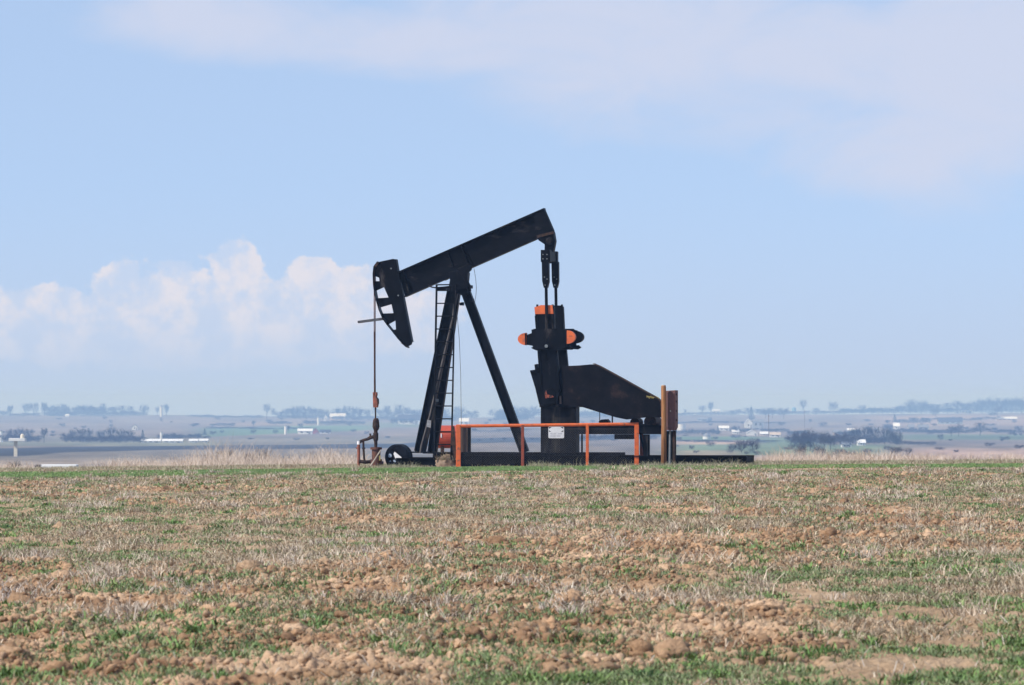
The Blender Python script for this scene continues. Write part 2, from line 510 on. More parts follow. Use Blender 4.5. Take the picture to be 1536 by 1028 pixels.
# ------------------------------------------------------------------ grass, stubble and clods
def blades(name, base, h, lean_dir, lean, wd, colr, kind='stuff'):
    """base (n,3); each blade a bent, tapering strip of one quad and one tip triangle"""
    n = len(base)
    th = rng.uniform(-0.9, 0.9, n)
    wx, wy = np.cos(th) * wd / 2, np.sin(th) * wd / 2
    dx, dy = np.cos(lean_dir) * lean * h, np.sin(lean_dir) * lean * h
    v = np.empty((n, 5, 3))
    z = np.zeros(n)
    v[:, 0] = base + np.stack([-wx, -wy, z - 0.02], 1); v[:, 1] = base + np.stack([wx, wy, z - 0.02], 1)
    mid = base + np.stack([dx * 0.4, dy * 0.4, h * 0.6], 1)
    v[:, 2] = mid + np.stack([wx, wy, z], 1) * 0.8; v[:, 3] = mid - np.stack([wx, wy, z], 1) * 0.8
    v[:, 4] = base + np.stack([dx, dy, h * (1 - 0.25 * lean)], 1)
    k = np.arange(n)[:, None] * 5
    q = k + np.array([[0, 1, 2, 3]]); t = k + np.array([[3, 2, 4]])
    o = raw(name, v.reshape(-1, 3), [q, t], GRASSM, np.repeat(colr, 5, 0))
    return tag(o, kind=kind)


def scatter(n, y0, y1, power=1.0, mx=1.2):
    """positions in the field, thinning out with distance"""
    u = rng.random(n)
    if power == 1.0: y = y0 * (y1 / y0) ** u
    else:
        a = 1 - power; y = (y0 ** a + u * (y1 ** a - y0 ** a)) ** (1 / a)
    x = rng.uniform(-1, 1, n) * (0.1185 * y + mx)
    return x, y


def tufts(x, y, nb, spread, h, wd, cols, colvar=0.15, leanm=0.5):
    """expand tuft centres to blades"""
    n = len(x)
    X_ = np.repeat(x, nb) + rng.normal(0, 1, n * nb) * np.repeat(spread, nb)
    Y2 = np.repeat(y, nb) + rng.normal(0, 1, n * nb) * np.repeat(spread, nb)
    Z_ = Z0(X_, Y2) + relief(X_, Y2)
    hh = np.repeat(h, nb) * rng.uniform(0.45, 1.15, n * nb)
    c = np.repeat(cols, nb, 0) * (1 + rng.normal(0, colvar, (n * nb, 1)))
    return np.stack([X_, Y2, Z_], 1), hh, rng.uniform(0, 2 * np.pi, n * nb), rng.uniform(0.1, leanm, n * nb) * 2, np.repeat(wd, nb) * rng.uniform(0.7, 1.3, n * nb), np.clip(c, 0.01, 0.9)


def pick(n, *cs):
    cs = np.array(cs); w_ = rng.dirichlet(np.ones(len(cs)) * 0.9, n); return w_ @ cs


# green growth
def greenness(x, y):
    g = fbm(x * 1.5, y * 0.75, 91, 5, 0.65) + 0.10 * (fbm(x * 0.12, y * 0.06, 95, 2) - 0.5)
    b = np.interp(y, [24, 32, 45, 70, 95, 106, 112, 122], [-0.055, -0.045, -0.015, -0.005, -0.01, 0.05, 0.32, 0.32])
    px = x / y * F
    b = b + np.where((y > 78) & (y < 100) & (px > 250), 0.07, 0) - np.where((y > 108) & (px > 280), 0.2, 0)
    return g + b


x, y = scatter(105000, 24, 108, 0.9)
k = greenness(x, y) > rng.normal(0.522, 0.06, len(x))
x, y = x[k], y[k]
n = len(x)
g = pick(n, (0.12, 0.21, 0.065), (0.18, 0.26, 0.11), (0.25, 0.30, 0.15), (0.32, 0.31, 0.19), (0.13, 0.165, 0.085))
b = tufts(x, y, 11, 0.035 + 0.0005 * y, rng.uniform(0.02, 0.06, n) * (1 + (rng.random(n) < 0.05) * 0.8), 0.0060 + 0.00010 * y, g, 0.25, 1.3)
blades('green_weeds', *b)

# broad-leaved weed clumps and pale tufts of old straw standing out of the mat
x, y = scatter(1500, 24, 108, 0.9); n = len(x)
k = greenness(x, y) > 0.47; x, y = x[k], y[k]; n = len(x)
g = pick(n, (0.12, 0.23, 0.06), (0.20, 0.31, 0.10), (0.09, 0.15, 0.06), (0.28, 0.31, 0.14))
b = tufts(x, y, 70, rng.uniform(0.03, 0.10, n), rng.uniform(0.04, 0.11, n), 0.010 + 0.00008 * y, g, 0.3, 1.3)
blades('weed_clumps_foliage', *b)
x, y = scatter(1100, 33, 112, 0.5); n = len(x)
k = fbm(x * 0.8, y * 0.4, 71, 3) > 0.46; x, y = x[k], y[k]; n = len(x)
g = pick(n, (0.60, 0.50, 0.38), (0.50, 0.43, 0.37), (0.38, 0.30, 0.22))
b = tufts(x, y, 60, rng.uniform(0.05, 0.14, n), rng.uniform(0.07, 0.20, n), 0.0045 + 0.00006 * y, g, 0.3, 1.1)
blades('straw_clumps_foliage', *b)

# the green strip of young grass along the crest of the field
x, y = scatter(60000, 107, 118.6, 0.0, 3)
px = x / y * F + 768
k = rng.random(len(x)) < np.interp(px, [-200, 960, 1060, 1300, 1500], [1.0, 0.9, 0.35, 0.35, 0.5]) * (0.35 + 1.3 * sstep(fbm(x * 0.5, y * 0.5, 44, 3), 0.35, 0.6))
k &= y > np.interp(px, [-200, 500, 1000, 1500], [107, 109.5, 111.5, 112])
x, y = x[k], y[k]; n = len(x)
g = pick(n, (0.14, 0.27, 0.07), (0.20, 0.34, 0.12), (0.28, 0.34, 0.16), (0.12, 0.19, 0.07))
b = tufts(x, y, 8, np.full(n, 0.08), rng.uniform(0.03, 0.09, n) * np.interp(y, [107, 116, 118.6], [1, 0.9, 0.55]), np.full(n, 0.013), g, 0.2, 0.6)
blades('crest_grass', *b)

# dry straw and stubble
x, y = scatter(110000, 24, 117, 0.75)
s = fbm(x * 1.2, y * 0.6, 71, 5, 0.65) + np.interp(y, [24, 34, 44, 60, 85, 104, 117], [-0.17, -0.12, -0.03, -0.005, -0.02, -0.02, -0.05])
k = s > rng.normal(0.52, 0.07, len(x))
x, y = x[k], y[k]; n = len(x)
g = pick(n, (0.46, 0.37, 0.265), (0.36, 0.295, 0.23), (0.62, 0.52, 0.40), (0.14, 0.095, 0.06), (0.42, 0.30, 0.185), (0.27, 0.27, 0.15))
hh = rng.uniform(0.015, 0.075, n) * (1 + 0.7 * (fbm(x * 0.4, y * 0.3, 72, 2) > 0.58))
b = tufts(x, y, 10, 0.05 + 0.0006 * y, hh, 0.0035 + 0.00010 * y, g, 0.35, 1.5)
blades('dry_stubble', *b)

# a scatter of fallen bright stalks
x, y = scatter(1500, 24, 100, 1.0)
n = len(x)
g = pick(n, (0.55, 0.49, 0.42), (0.45, 0.37, 0.28))
base = np.stack([x, y, Z0(x, y) + relief(x, y) + 0.02], 1)
blades('fallen_stalks', base, rng.uniform(0.03, 0.10, n), rng.uniform(0, 2 * np.pi, n), rng.uniform(1.2, 3.4, n), rng.uniform(0.004, 0.009, n), g)

# pale dry grass fringing the skid, the posts and the wellhead, and tall grass beyond the crest
parts = []
n = 3800
px = rng.uniform(530, 1160, n); y = rng.uniform(116.8, 119.2, n); x = (px - 768) / F * y
k = fbm(x * 1.2, y * 0.1, 12, 3) > rng.normal(0.56, 0.08, n)
x, y = x[k], y[k]; n = len(x)
g = pick(n, (0.42, 0.37, 0.28), (0.30, 0.28, 0.19), (0.20, 0.24, 0.12))
parts.append(tufts(x, y, 6, np.full(n, 0.09), rng.uniform(0.04, 0.17, n) * (1 + 0.9 * (rng.random(n) < 0.12)), np.full(n, 0.007), g, 0.2, 1.0))
n = 9000
y = rng.uniform(119, 131, n); x = rng.uniform(-1, 1, n) * (0.13 * y + 3)
g = pick(n, (0.42, 0.36, 0.27), (0.32, 0.28, 0.20), (0.24, 0.26, 0.15))
parts.append(tufts(x, y, 8, np.full(n, 0.10), rng.uniform(0.03, 0.13, n), np.full(n, 0.010), g, 0.2, 1.0))
n = 4300
px = rng.uniform(-120, 1660, n)
tall = np.interp(px, [-120, 40, 60, 120, 150, 260, 300, 330, 420, 440, 500, 530, 560, 640, 1130, 1160, 1220, 1300, 1400, 1536, 1660],
                 [0.45, 0.5, 0.15, 0.15, 0.6, 0.6, 0.85, 1.05, 0.75, 0.55, 0.9, 0.75, 0.4, 0.2, 0.25, 0.7, 0.6, 0.65, 0.5, 0.42, 0.42])
y = rng.uniform(127, 150, n); x = (px - 768) / F * y
k = rng.random(n) < 0.08 + 1.2 * sstep(fbm(px * 0.013, y * 0.12, 19, 3), 0.45, 0.62)
x, y, tall = x[k], y[k], tall[k]; n = len(x)
g = pick(n, (0.62, 0.50, 0.40), (0.50, 0.39, 0.30), (0.66, 0.56, 0.47))
parts.append(tufts(x, y, 16, np.full(n, 0.16), tall * rng.uniform(0.35, 1.0, n) * (0.75 + 0.04 * (y - 127)), np.full(n, 0.006), g, 0.12, 1.0))
cat = [np.concatenate([p[i] for p in parts]) for i in range(6)]
blades('tall_dry_grass', *cat)

# soil clods: rough lumps lying on the field
t = (1 + 5 ** 0.5) / 2
ico = np.array([(-1, t, 0), (1, t, 0), (-1, -t, 0), (1, -t, 0), (0, -1, t), (0, 1, t), (0, -1, -t), (0, 1, -t), (t, 0, -1), (t, 0, 1), (-t, 0, -1), (-t, 0, 1)], float)
icf = [(0, 11, 5), (0, 5, 1), (0, 1, 7), (0, 7, 10), (0, 10, 11), (1, 5, 9), (5, 11, 4), (11, 10, 2), (10, 7, 6), (7, 1, 8), (3, 9, 4), (3, 4, 2), (3, 2, 6), (3, 6, 8), (3, 8, 9), (4, 9, 5), (2, 4, 11), (6, 2, 10), (8, 6, 7), (9, 8, 1)]
ico /= np.linalg.norm(ico[0])
vl = [tuple(p) for p in ico]; mp = {}; nf = []


def midp(a, b):
    key = (min(a, b), max(a, b))
    if key not in mp:
        p = (np.array(vl[a]) + np.array(vl[b])) / 2; p /= np.linalg.norm(p); mp[key] = len(vl); vl.append(tuple(p))
    return mp[key]


for a, b_, c in icf:
    ab, bc, ca = midp(a, b_), midp(b_, c), midp(c, a)
    nf += [(a, ab, ca), (b_, bc, ab), (c, ca, bc), (ab, bc, ca)]
sph = np.array(vl); sphf = np.array(nf)


def sub(vs, fs):
    vl = [tuple(p) for p in vs]; mp = {}; nf = []
    def mid(a, b):
        key = (min(a, b), max(a, b))
        if key not in mp:
            p = (np.array(vl[a]) + np.array(vl[b])) / 2; p /= np.linalg.norm(p); mp[key] = len(vl); vl.append(tuple(p))
        return mp[key]
    for a, b_, c in fs:
        ab, bc, ca = mid(a, b_), mid(b_, c), mid(c, a)
        nf += [(a, ab, ca), (b_, bc, ab), (c, ca, bc), (ab, bc, ca)]
    return np.array(vl), np.array(nf)


def clod_set(n, shape, fs, med, sig, lo, hi, power, thr, amp, sink):
    x, y = scatter(n, 24, 105, power)
    k = (soilness(x, y) > rng.random(n) * 0.9) & (fbm(x * 1.1, y * 0.8, 33, 3) > rng.normal(thr, 0.06, n))
    x, y = x[k], y[k]; n = len(x)
    r = np.clip(rng.lognormal(math.log(med), sig, n), lo, hi)
    v = np.repeat(shape[None], n, 0); off = rng.uniform(0, 100, (n, 1))
    nz = fbm(v[..., 0] * 1.5 + off + v[..., 2] * 0.9, v[..., 1] * 1.5 + v[..., 2] * 1.3 + off * 0.7, 5, 4, 0.62)
    rg_ = np.abs(fbm(v[..., 0] * 2.6 + off * 1.3 - v[..., 2], v[..., 1] * 2.6 + v[..., 2] * 2.1 + off, 15, 3, 0.6) - 0.5) * 2
    v = v * (0.45 + amp * nz + 0.55 * amp * (0.3 - rg_))[..., None]
    v = v * (np.stack([rng.uniform(0.7, 1.7, n), rng.uniform(0.7, 1.4, n), rng.uniform(0.5, 1.0, n)], 1) * r[:, None])[:, None]
    a, t2 = rng.uniform(0, 6.28, n)[:, None], rng.normal(0, 0.35, n)[:, None]
    vz = v[..., 2] * np.cos(t2) + v[..., 0] * np.sin(t2); v0 = v[..., 0] * np.cos(t2) - v[..., 2] * np.sin(t2)
    vx = v0 * np.cos(a) - v[..., 1] * np.sin(a); vy = v0 * np.sin(a) + v[..., 1] * np.cos(a)
    base = np.stack([x, y, Z0(x, y) + relief(x, y)], 1)
    v = np.stack([vx, vy, vz + r[:, None] * sink], -1) + base[:, None]
    cc = ground_col(x, y) * rng.uniform(0.72, 1.18, (n, 1))
    return v.reshape(-1, 3), (np.arange(n)[:, None, None] * len(shape) + fs[None]).reshape(-1, 3), np.repeat(cc, len(shape), 0)


sph2, sph2f = sub(sph, sphf)
cv, cf, ccol = [], [], []
for args in ((170000, ico, np.array(icf), 0.013, 0.45, 0.006, 0.03, 0.9, 0.35, 1.3, 0.3), (24000, sph, sphf, 0.019, 0.35, 0.012, 0.032, 1.0, 0.44, 2.0, 0.1),
             (900, sph2, sph2f, 0.030, 0.3, 0.024, 0.055, 1.3, 0.44, 2.9, -0.1)):
    a, b_, c = clod_set(*args)
    k0 = sum(len(q) for q in cv); cv.append(a); cf.append(b_ + k0); ccol.append(c)
tag(raw('soil_clods', np.concatenate(cv), [np.concatenate(cf)], SOIL, np.concatenate(ccol), False), kind='stuff')

# ------------------------------------------------------------------ the pumpjack
YAW = R(10.0); sY, cY = math.sin(YAW), math.cos(YAW)
PXC, YC = -1.44, 120.6
SC = F / YC


def L(px, py, yl):
    """local point of the pumpjack from the traced side view and its own depth"""
    xw = (px - 768) / SC
    xl = (xw - PXC - yl * sY) / cY
    # true distance of this point
    for _ in range(2):
        yw = YC - xl * sY + yl * cY
        xw = (px - 768) / F * yw
        xl = (xw - PXC - yl * sY) / cY
    z = CH + (HR - py) / F * yw
    return (xl, yl, z)


def P2(pts, yl): return [(L(a, b, yl)[0], L(a, b, yl)[2]) for a, b in pts]


pump = empty('pumpjack', (PXC, YC, 0), -YAW)
tag(pump, 'tall black oil pumpjack with orange tipped counterweights and raised walking beam', 'pumpjack')

# skid: two long beams with cross members
sk = MB()
for yl in (-0.85, 0.75):
    a = L(594, 699, yl)[0]; b_ = L(1120, 699, -0.85)[0]; c1 = L(650, 690, yl)[0]; c2 = L(937, 690, yl)[0]
    sk.box((a, yl, 0.03), (c1, yl + 0.10, 0.21)); sk.box((a, yl - 0.06, 0.21), (c1, yl + 0.16, 0.235)); sk.box((a, yl - 0.06, 0.0), (b_, yl + 0.16, 0.03))
    sk.box((c1, yl, 0.03), (b_, yl + 0.10, 0.285)); sk.box((c1, yl - 0.06, 0.285), (b_, yl + 0.16, 0.31))
    sk.box((c1 + 0.002, yl - 0.03, 0.312), (c2, yl + 0.13, 0.385))
    xx = c1 + 0.4
    while xx < b_:
        sk.box((xx, yl - 0.055, 0.031), (xx + 0.015, yl - 0.001, 0.284)); xx += 0.95
for i in range(8):
    xx = L(610 + 72 * i, 690, 0)[0]
    sk.box((xx, -0.745, 0.05), (xx + 0.12, 0.745, 0.26 if i else 0.2))
sk.box((L(1116, 690, -0.85)[0], -0.745, 0.04), (L(1120, 690, -0.85)[0] - 0.01, 0.745, 0.28))
sk.build('skid_frame', SKIDM, pump)

# legs of the samson post
def leg(p, q, wd, dp):
    m_ = MB()
    p, q = Vector(p), Vector(q)
    d = (q - p).normalized(); u = Vector((0, 1, 0)); u = (u - d * u.dot(d)).normalized(); r_ = d.cross(u)
    m_.bar(p, q, wd - 0.04, 0.03)                                  # web
    for s_ in (-1, 1): m_.bar(p + r_ * s_ * (wd / 2 - 0.01), q + r_ * s_ * (wd / 2 - 0.01), 0.02, dp)   # flanges
    m_.box((q.x - 0.24, q.y - 0.2, q.z - 0.03), (q.x + 0.24, q.y + 0.2, q.z + 0.01))
    return m_


for p, q, wd in ((L(680, 434, -0.12), L(630, 678, -0.78), 0.30), (L(684.5, 434, 0.14), L(648.5, 679, 0.72), 0.25), (L(698, 436, 0.02), L(787, 679, 0.0), 0.25)):
    leg(p, q, wd, 0.22).build('leg', BLACK, pump)
br = MB()
br.bar(L(645.5, 606, -0.6), L(658, 606, 0.56), 0.08, 0.08, (0, 0, 1))
br.bar(L(661, 530, -0.4), L(671, 530, 0.38), 0.08, 0.08, (0, 0, 1))
br.build_each('cross_brace', BLACK, pump)
cd = MB(); cd.tube([L(683, 436, -0.3), L(679.5, 475, -0.42), L(664, 540, -0.6), L(645, 622, -0.85), L(632, 668, -0.96), L(630, 680, -0.97)], 0.022, 8)
cd.build('conduit', mat('dull_conduit', (0.10, 0.09, 0.085), (0.07, 0.06, 0.06), 8), pump)
tg = MB(); tg.prism(P2([(641, 630), (647, 631), (646, 642), (640, 640)], -0.97), -0.99, -0.98); tg.build('tag_plate', STEEL, pump)
tg = MB(); tg.prism(P2([(653, 598.5), (659, 598.5), (659, 603), (653, 603)], -0.6), -0.72, -0.71); tg.build('tag_plate', GALV, pump)

# saddle bearing and post top
sb = MB()
sb.prism(P2([(675, 409), (700, 404), (703, 410), (701, 431), (704, 442), (699, 446), (690, 441), (679, 441), (675, 432), (677, 420)], 0), -0.22, 0.22)
sb.prism(P2([(687, 403), (704, 396), (709, 400), (707, 406), (702, 410), (702, 420), (706, 428), (707, 437), (703, 438), (697, 420)], -0.24), -0.30, -0.225)
sb.prism(P2([(684, 426), (701, 426), (701, 433), (686, 433)], -0.3), -0.34, -0.305)
for px, py in ((706, 431), (708, 451), (693, 456.5)): sb.prism(P2([(px - 2.5, py - 2), (px + 2.5, py - 3), (px + 2.5, py + 2), (px - 2.5, py + 2)], 0), -0.14, 0.1)
sb.build('saddle_bearing', BLACK, pump, bevel=0.01)
pf = MB()
for yl in (-0.35, 0.2):
    pf.bar(L(655, 427.5, yl), L(686, 427, yl), 0.035, 0.035, (0, 0, 1))
pf.bar(L(656, 433, -0.33), L(676, 431, -0.33), 0.05, 0.08, (0, 0, 1)); pf.tube([L(641.5, 428, -0.2), L(648, 431, -0.3), L(655, 432, -0.35)], 0.022, 6)
pf.prism(P2([(657, 434.5), (676, 434), (676, 435.5), (657, 436)], -0.2), -0.35, 0.2)
pf.build('platform', BLACK, pump)

# ladder
ld = MB()
ytop, ybot = -0.38, -1.05
def lad(px, py): return L(px, py, ytop + (ybot - ytop) * (py - 425) / 265)
ld.bar(lad(655, 427), lad(653, 535), 0.05, 0.05); ld.bar(lad(653, 535), lad(650.5, 688), 0.04, 0.05)
ld.bar(lad(682, 427), lad(680.5, 520), 0.04, 0.05); ld.bar(lad(680.5, 520), lad(677, 690), 0.04, 0.05)
lad_o = ld.build('ladder', BLACK, pump)
for i in range(13):
    py = 436 + 19.25 * i
    ra = MB(); xl_ = 655 + (650.5 - 655) * (py - 427) / 261; xr = 682 - 5 * (py - 427) / 263
    ra.tube([lad(xl_, py), lad(xr, py)], 0.019, 6); ra.build('rung', BLACK, lad_o)
for a in ((640, 20), ):
    gd = MB(); gd.prism(P2([(677, 638), (682, 640), (685, 690), (675, 690)], -1.0), -1.02, -1.0); gd.build('ladder_foot', DARKI, lad_o)

# walking beam: an I section
wb = MB()
T0, T1 = (598, 408), (817, 312.5); B0, B1 = (608, 446), (832, 347)
def lerp(a, b, t): return (a[0] + (b[0] - a[0]) * t, a[1] + (b[1] - a[1]) * t)
web = P2([T0, T1, B1, B0], 0)
wb.prism(web, -0.012, 0.012)
e = 1.6
wb.prism(P2([T0, T1, (T1[0] + .5, T1[1] + e), (T0[0] + .5, T0[1] + e)], 0), -0.15, 0.15)
wb.prism(P2([(B0[0] - .5, B0[1] - e), (805, 359 - 1.6), (806, 359), B0], 0), -0.15, 0.15)
for t_ in (0.03, 0.335, 0.43):
    a, b_ = lerp(T0, T1, t_), lerp(B0, B1, t_)
    wb.prism(P2([(a[0], a[1] + e), (a[0] + 1, a[1] + e), (b_[0] + 1, b_[1] - e), (b_[0], b_[1] - e)], 0), -0.14, 0.14)
# reinforcing plate over the saddle and the end box
wb.prism(P2([(655, 385), (695, 367), (712, 400), (700, 405), (690, 409), (664, 422)], 0), -0.05, 0.05)
wb.prism(P2([(803, 320), (817, 314), (831, 346.5), (812, 355), (804, 345)], 0), -0.13, 0.13)
wb.prism(P2([(663, 409), (678, 402), (700, 392), (707, 398), (706, 405), (690, 410), (679, 415), (667, 421)], 0), -0.17, 0.17)
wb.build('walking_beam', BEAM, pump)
sp = MB()
sp.prism(P2([(806, 353.5), (831, 347.5), (832, 351), (807, 357.5)], 0), -0.165, 0.165)
sp.build('beam_end_plate', DARKI, pump)

# equaliser and its bearing
eq = MB()
eq.prism(P2([(807, 356), (832, 350), (834, 362), (831, 378), (818, 378), (818, 367), (809, 361)], 0), -0.14, 0.14)
eq.tube([L(824, 362, -0.2), L(826, 362, 0.2)], 0.10, 16)
eq.build('equalizer_bearing', BLACK, pump, bevel=0.012)
eb = MB()
y0, y1 = -0.72, 0.72
xa, _, za = L(818, 375, y0); xb, _, zb = L(818, 393, y0)
eb.box((xa - 0.13, y0, zb), (xa + 0.13, y0 + 0.25, za)); eb.box((xa - 0.13, y1 - 0.25, zb), (xa + 0.13, y1, za))
eb.box((xa - 0.10, y0 + 0.25, zb + 0.03), (xa + 0.10, y1 - 0.25, za - 0.02))
eb.build('equalizer', BLACK, pump, bevel=0.01)
bo = MB()
for px in (814.5, 820.5):
    for py in (382, 388.5):
        p = L(px, py, y0); bo.tube([(p[0], p[1] - 0.02, p[2]), (p[0], p[1] + 0.01, p[2])], 0.016, 8)
bo.build_each('bolt', GALV, pump)

# pitman arms
for yl, dx in ((-0.66, 0), (0.62, 14.5)):
    pm = MB()
    pm.prism(P2([(813.3 + dx, 393), (823.8 + dx, 393), (824 + dx, 423), (821.8 + dx, 432), (816.4 + dx, 432), (814 + dx, 422)], yl), yl - 0.09, yl + 0.09)
    pm.tube([L(819.2 + dx, 430, yl), L(820.5 + dx, 516, yl - 0.03 * (1 if dx == 0 else -1))], 0.043, 10)
    q = L(820.8 + dx, 520, yl)
    pm.tube([(q[0], yl - 0.12, q[2]), (q[0], yl + 0.12, q[2])], 0.085, 16)
    o = pm.build('pitman_arm', BLACK, pump)
    pb = MB(); q = L(820.6 + dx, 519.5, yl)
    pb.tube([(q[0], yl - 0.15, q[2]), (q[0], yl - 0.121, q[2])], 0.045, 14)
    for a_, b_ in ((817.5, 416), (821.5, 419), (818.5, 428)):
        q = L(a_ + dx, b_, yl); pb.tube([(q[0], yl - 0.11, q[2]), (q[0], yl - 0.088, q[2])], 0.016, 8)
    pb.build_each('pin', GALV, o)

# cranks with their counterweights
for yl, dx in ((-0.52, 0), (0.42, 14)):
    cr = MB()
    ol = [(802.6, 461), (806, 460.5), (812, 458.5), (829, 458.5), (831.5, 461), (833, 493), (838, 545), (841, 585), (836, 606), (815, 606), (811, 585), (810, 550), (805, 493)]
    ol = [(a + dx, b) for a, b in ol]
    cr.prism(P2(ol, yl), yl - 0.085, yl + 0.085)
    # raised rims on the crank
    cr.prism(P2([(803 + dx, 474), (807 + dx, 474), (814 + dx, 585), (811.5 + dx, 585)], yl), yl - 0.115, yl - 0.086)
    cr.prism(P2([(828 + dx, 474), (831.5 + dx, 474), (840 + dx, 585), (836.5 + dx, 585)], yl), yl - 0.115, yl - 0.086)
    cr.prism(P2([(817 + dx, 528), (821 + dx, 528), (821 + dx, 540), (817 + dx, 540)], yl), yl - 0.11, yl - 0.086)
    for tx in (806, 829): cr.prism(P2([(tx - 1.2 + dx, 457), (tx + 1.2 + dx, 457), (tx + 1.2 + dx, 461), (tx - 1.2 + dx, 461)], yl), yl - 0.05, yl + 0.05)
    o = cr.build('crank', BLACK, pump)
    if dx == 0:
        tp = MB()
        tp.prism(P2([(802.6, 461), (806, 460.5), (812, 458), (829.5, 458), (831.2, 471), (803.6, 471.5)], yl), yl - 0.122, yl - 0.087)
        tp.build('orange_tip', ORANGE, o)
    # counterweight
    cw = MB()
    cw.prism(P2([(a + dx, b) for a, b in [(799, 495), (804, 493.5), (848, 493.5), (851, 497), (852, 520), (846, 525), (806, 525), (800, 519)]], yl), yl - 0.20, yl - 0.125)
    cw.prism(P2([(a + dx, b) for a, b in [(791, 503), (798, 500.5), (800, 500), (800, 519), (791, 517.5)]], yl), yl - 0.19, yl - 0.05)
    cw.prism(P2([(a + dx, b) for a, b in [(798, 522), (801, 520.5), (812, 521), (812, 526), (806, 526), (801, 524)]], yl), yl - 0.17, yl - 0.06)
    cw.prism(P2([(a + dx, b) for a, b in [(845, 519), (855, 518), (859, 521.5), (854, 524.5), (845, 524)]], yl), yl - 0.17, yl - 0.06)
    cw.prism(P2([(a + dx, b) for a, b in [(848, 495), (853, 496), (853, 515.5), (848, 515.5)]], yl), yl - 0.19, yl - 0.05)
    if dx:
        arc = [(864.5 + 13 * math.sin(t_) * 0.96, 506 - 9.3 * math.cos(t_)) for t_ in np.linspace(0.0, math.pi, 12)]
        cw.prism(P2([(862, 498)] + arc + [(862, 515.5)], yl), yl - 0.19, yl - 0.02)  # far end black instead of orange, its shade put into the colour
    cwo = cw.build('counterweight', BLACK, o)
    if dx == 0:
        e1 = MB()
        arc = [(791.3 - 12.8 * math.sin(t_), 509 - 9.3 * math.cos(t_)) for t_ in np.linspace(0, math.pi, 14)]
        e1.prism(P2(arc, yl), yl - 0.21, yl - 0.03); e1.build('rounded_end', ORANGE, cwo)
        e1 = MB()
        arc = [(852 + 12.6 * math.sin(t_) , 506 - 10 * math.cos(t_)) for t_ in np.linspace(0, math.pi, 14)]
        e1.prism(P2(arc, yl), yl - 0.21, yl - 0.03); e1.build('rounded_end', ORANGE, cwo)
        e1 = MB(); e1.prism(P2([(789, 500), (791, 500.2), (791, 518), (789.5, 518)], yl), yl - 0.22, yl - 0.211); e1.build('end_rim', BLACK, cwo)

# gearbox, pedestal
gb = MB()
gb.prism(P2([(798, 556), (812, 554), (868, 552), (872, 560), (868, 607), (812, 607), (806, 582)], 0), -0.38, 0.34)
gb.prism(P2([(802, 547), (806.5, 546), (807.5, 551), (812, 552), (812, 556), (803, 557)], -0.38), -0.44, -0.25)
gb.prism(P2([(798, 556), (816, 555), (816, 560), (799, 561)], -0.38), -0.41, -0.381)
gb.tube([L(826, 590, -0.62), L(838, 590, 0.6)], 0.14, 18)
gb.build('gearbox', BLACK, pump, bevel=0.012)
pe = MB()
pe.prism(P2([(811, 611), (864, 611), (864, 681), (811, 681)], -0.36), -0.36, 0.26)
pe.prism(P2([(809.5, 606.5), (868, 606.5), (868, 611), (809.5, 611)], -0.36), -0.40, 0.30)
pe.build('pedestal', BLACK2, pump, bevel=0.006)
pp = MB()
for px in (821.5, 840.5):
    q = L(px, 600, -0.5); pp.box((q[0] - 0.025, -0.50, L(px, 606, -0.5)[2]), (q[0] + 0.025, -0.44, L(px, 594, -0.5)[2]))
pp.build_each('guide_pin', mat('pale_scuffed_steel', (0.20, 0.17, 0.15), (0.12, 0.10, 0.1), 12), pump)
bt = MB()
bt.prism(P2([(818, 590), (820.5, 585), (822, 592), (830, 593.5), (832, 596), (824, 597), (820, 598)], -0.5), -0.655, -0.648)
bt.build('brake_band', mat('scuffed_red_orange', (0.30, 0.06, 0.03), (0.015, 0.01, 0.01), 9, 0.7, lim=(0.42, 0.56)), pump)

# belt guard, its stay and the prime mover deck
bg_ = MB()
out = [(843, 549.5), (870, 548.3), (886, 546.8), (893, 547.2), (900, 550), (935, 569), (967, 587), (987, 598), (992, 603), (994, 626.5), (967, 626.5), (940, 629.5), (925, 626.5), (900, 619), (876, 611.5), (868, 609.5), (846, 608)]
bg_.prism(P2(out, -0.95), -0.98, -0.72)
rim = MB()
for a, b_ in zip(out[3:9], out[4:10]):
    rim.bar(L(a[0], a[1] - 0.4, -0.85), L(b_[0], b_[1] - 0.4, -0.85), 0.03, 0.30)
go = bg_.build('belt_guard', GUARD, pump)
rim.build('guard_rim', DARKI, go)
nb = MB(); nb.prism(P2([(889.5, 545), (893.5, 545), (893.5, 549), (889.5, 549)], -0.85), -0.88, -0.8); nb.tube([L(911, 556, -0.85), L(914, 557, -0.85), L(917.5, 561, -0.85)], 0.01, 6)
nb.build_each('lifting_lug', STEEL, go)
ym = MB()
random.seed(3)
for i in range(9):
    a = 970 + i * 1.9; b_ = 596 + (i % 3) * 0.7 - abs(i - 4) * 0.15
    ym.prism(P2([(a, b_ - 1.6), (a + 0.8, b_ - 2.0), (a + 1.0, b_ + random.uniform(-0.3, 1.8)), (a + 0.2, b_ + 1.3)], -0.98), -0.986, -0.981)
for i in range(8):
    a = 971 + i * 2.3; ym.prism(P2([(a, 594.2 + i * 0.35), (a + 1.9, 594.6 + i * 0.4), (a + 1.9, 595.4 + i * 0.4), (a, 595.2 + i * 0.35)], -0.98), -0.9845, -0.9805)
ym.build('faded_yellow_marking', YEL, go)
dk = MB()
for yl in (-0.80, 0.55):
    a = L(864, 640, yl); b_ = L(996, 640, yl)
    dk.box((a[0], yl, L(900, 651.5, yl)[2]), (b_[0], yl + 0.1, L(900, 638, yl)[2])); 
dk.box((L(866, 640, 0)[0], -0.699, L(900, 646, 0)[2]), (L(992, 640, -0.8)[0], 0.549, L(900, 641, 0)[2]))
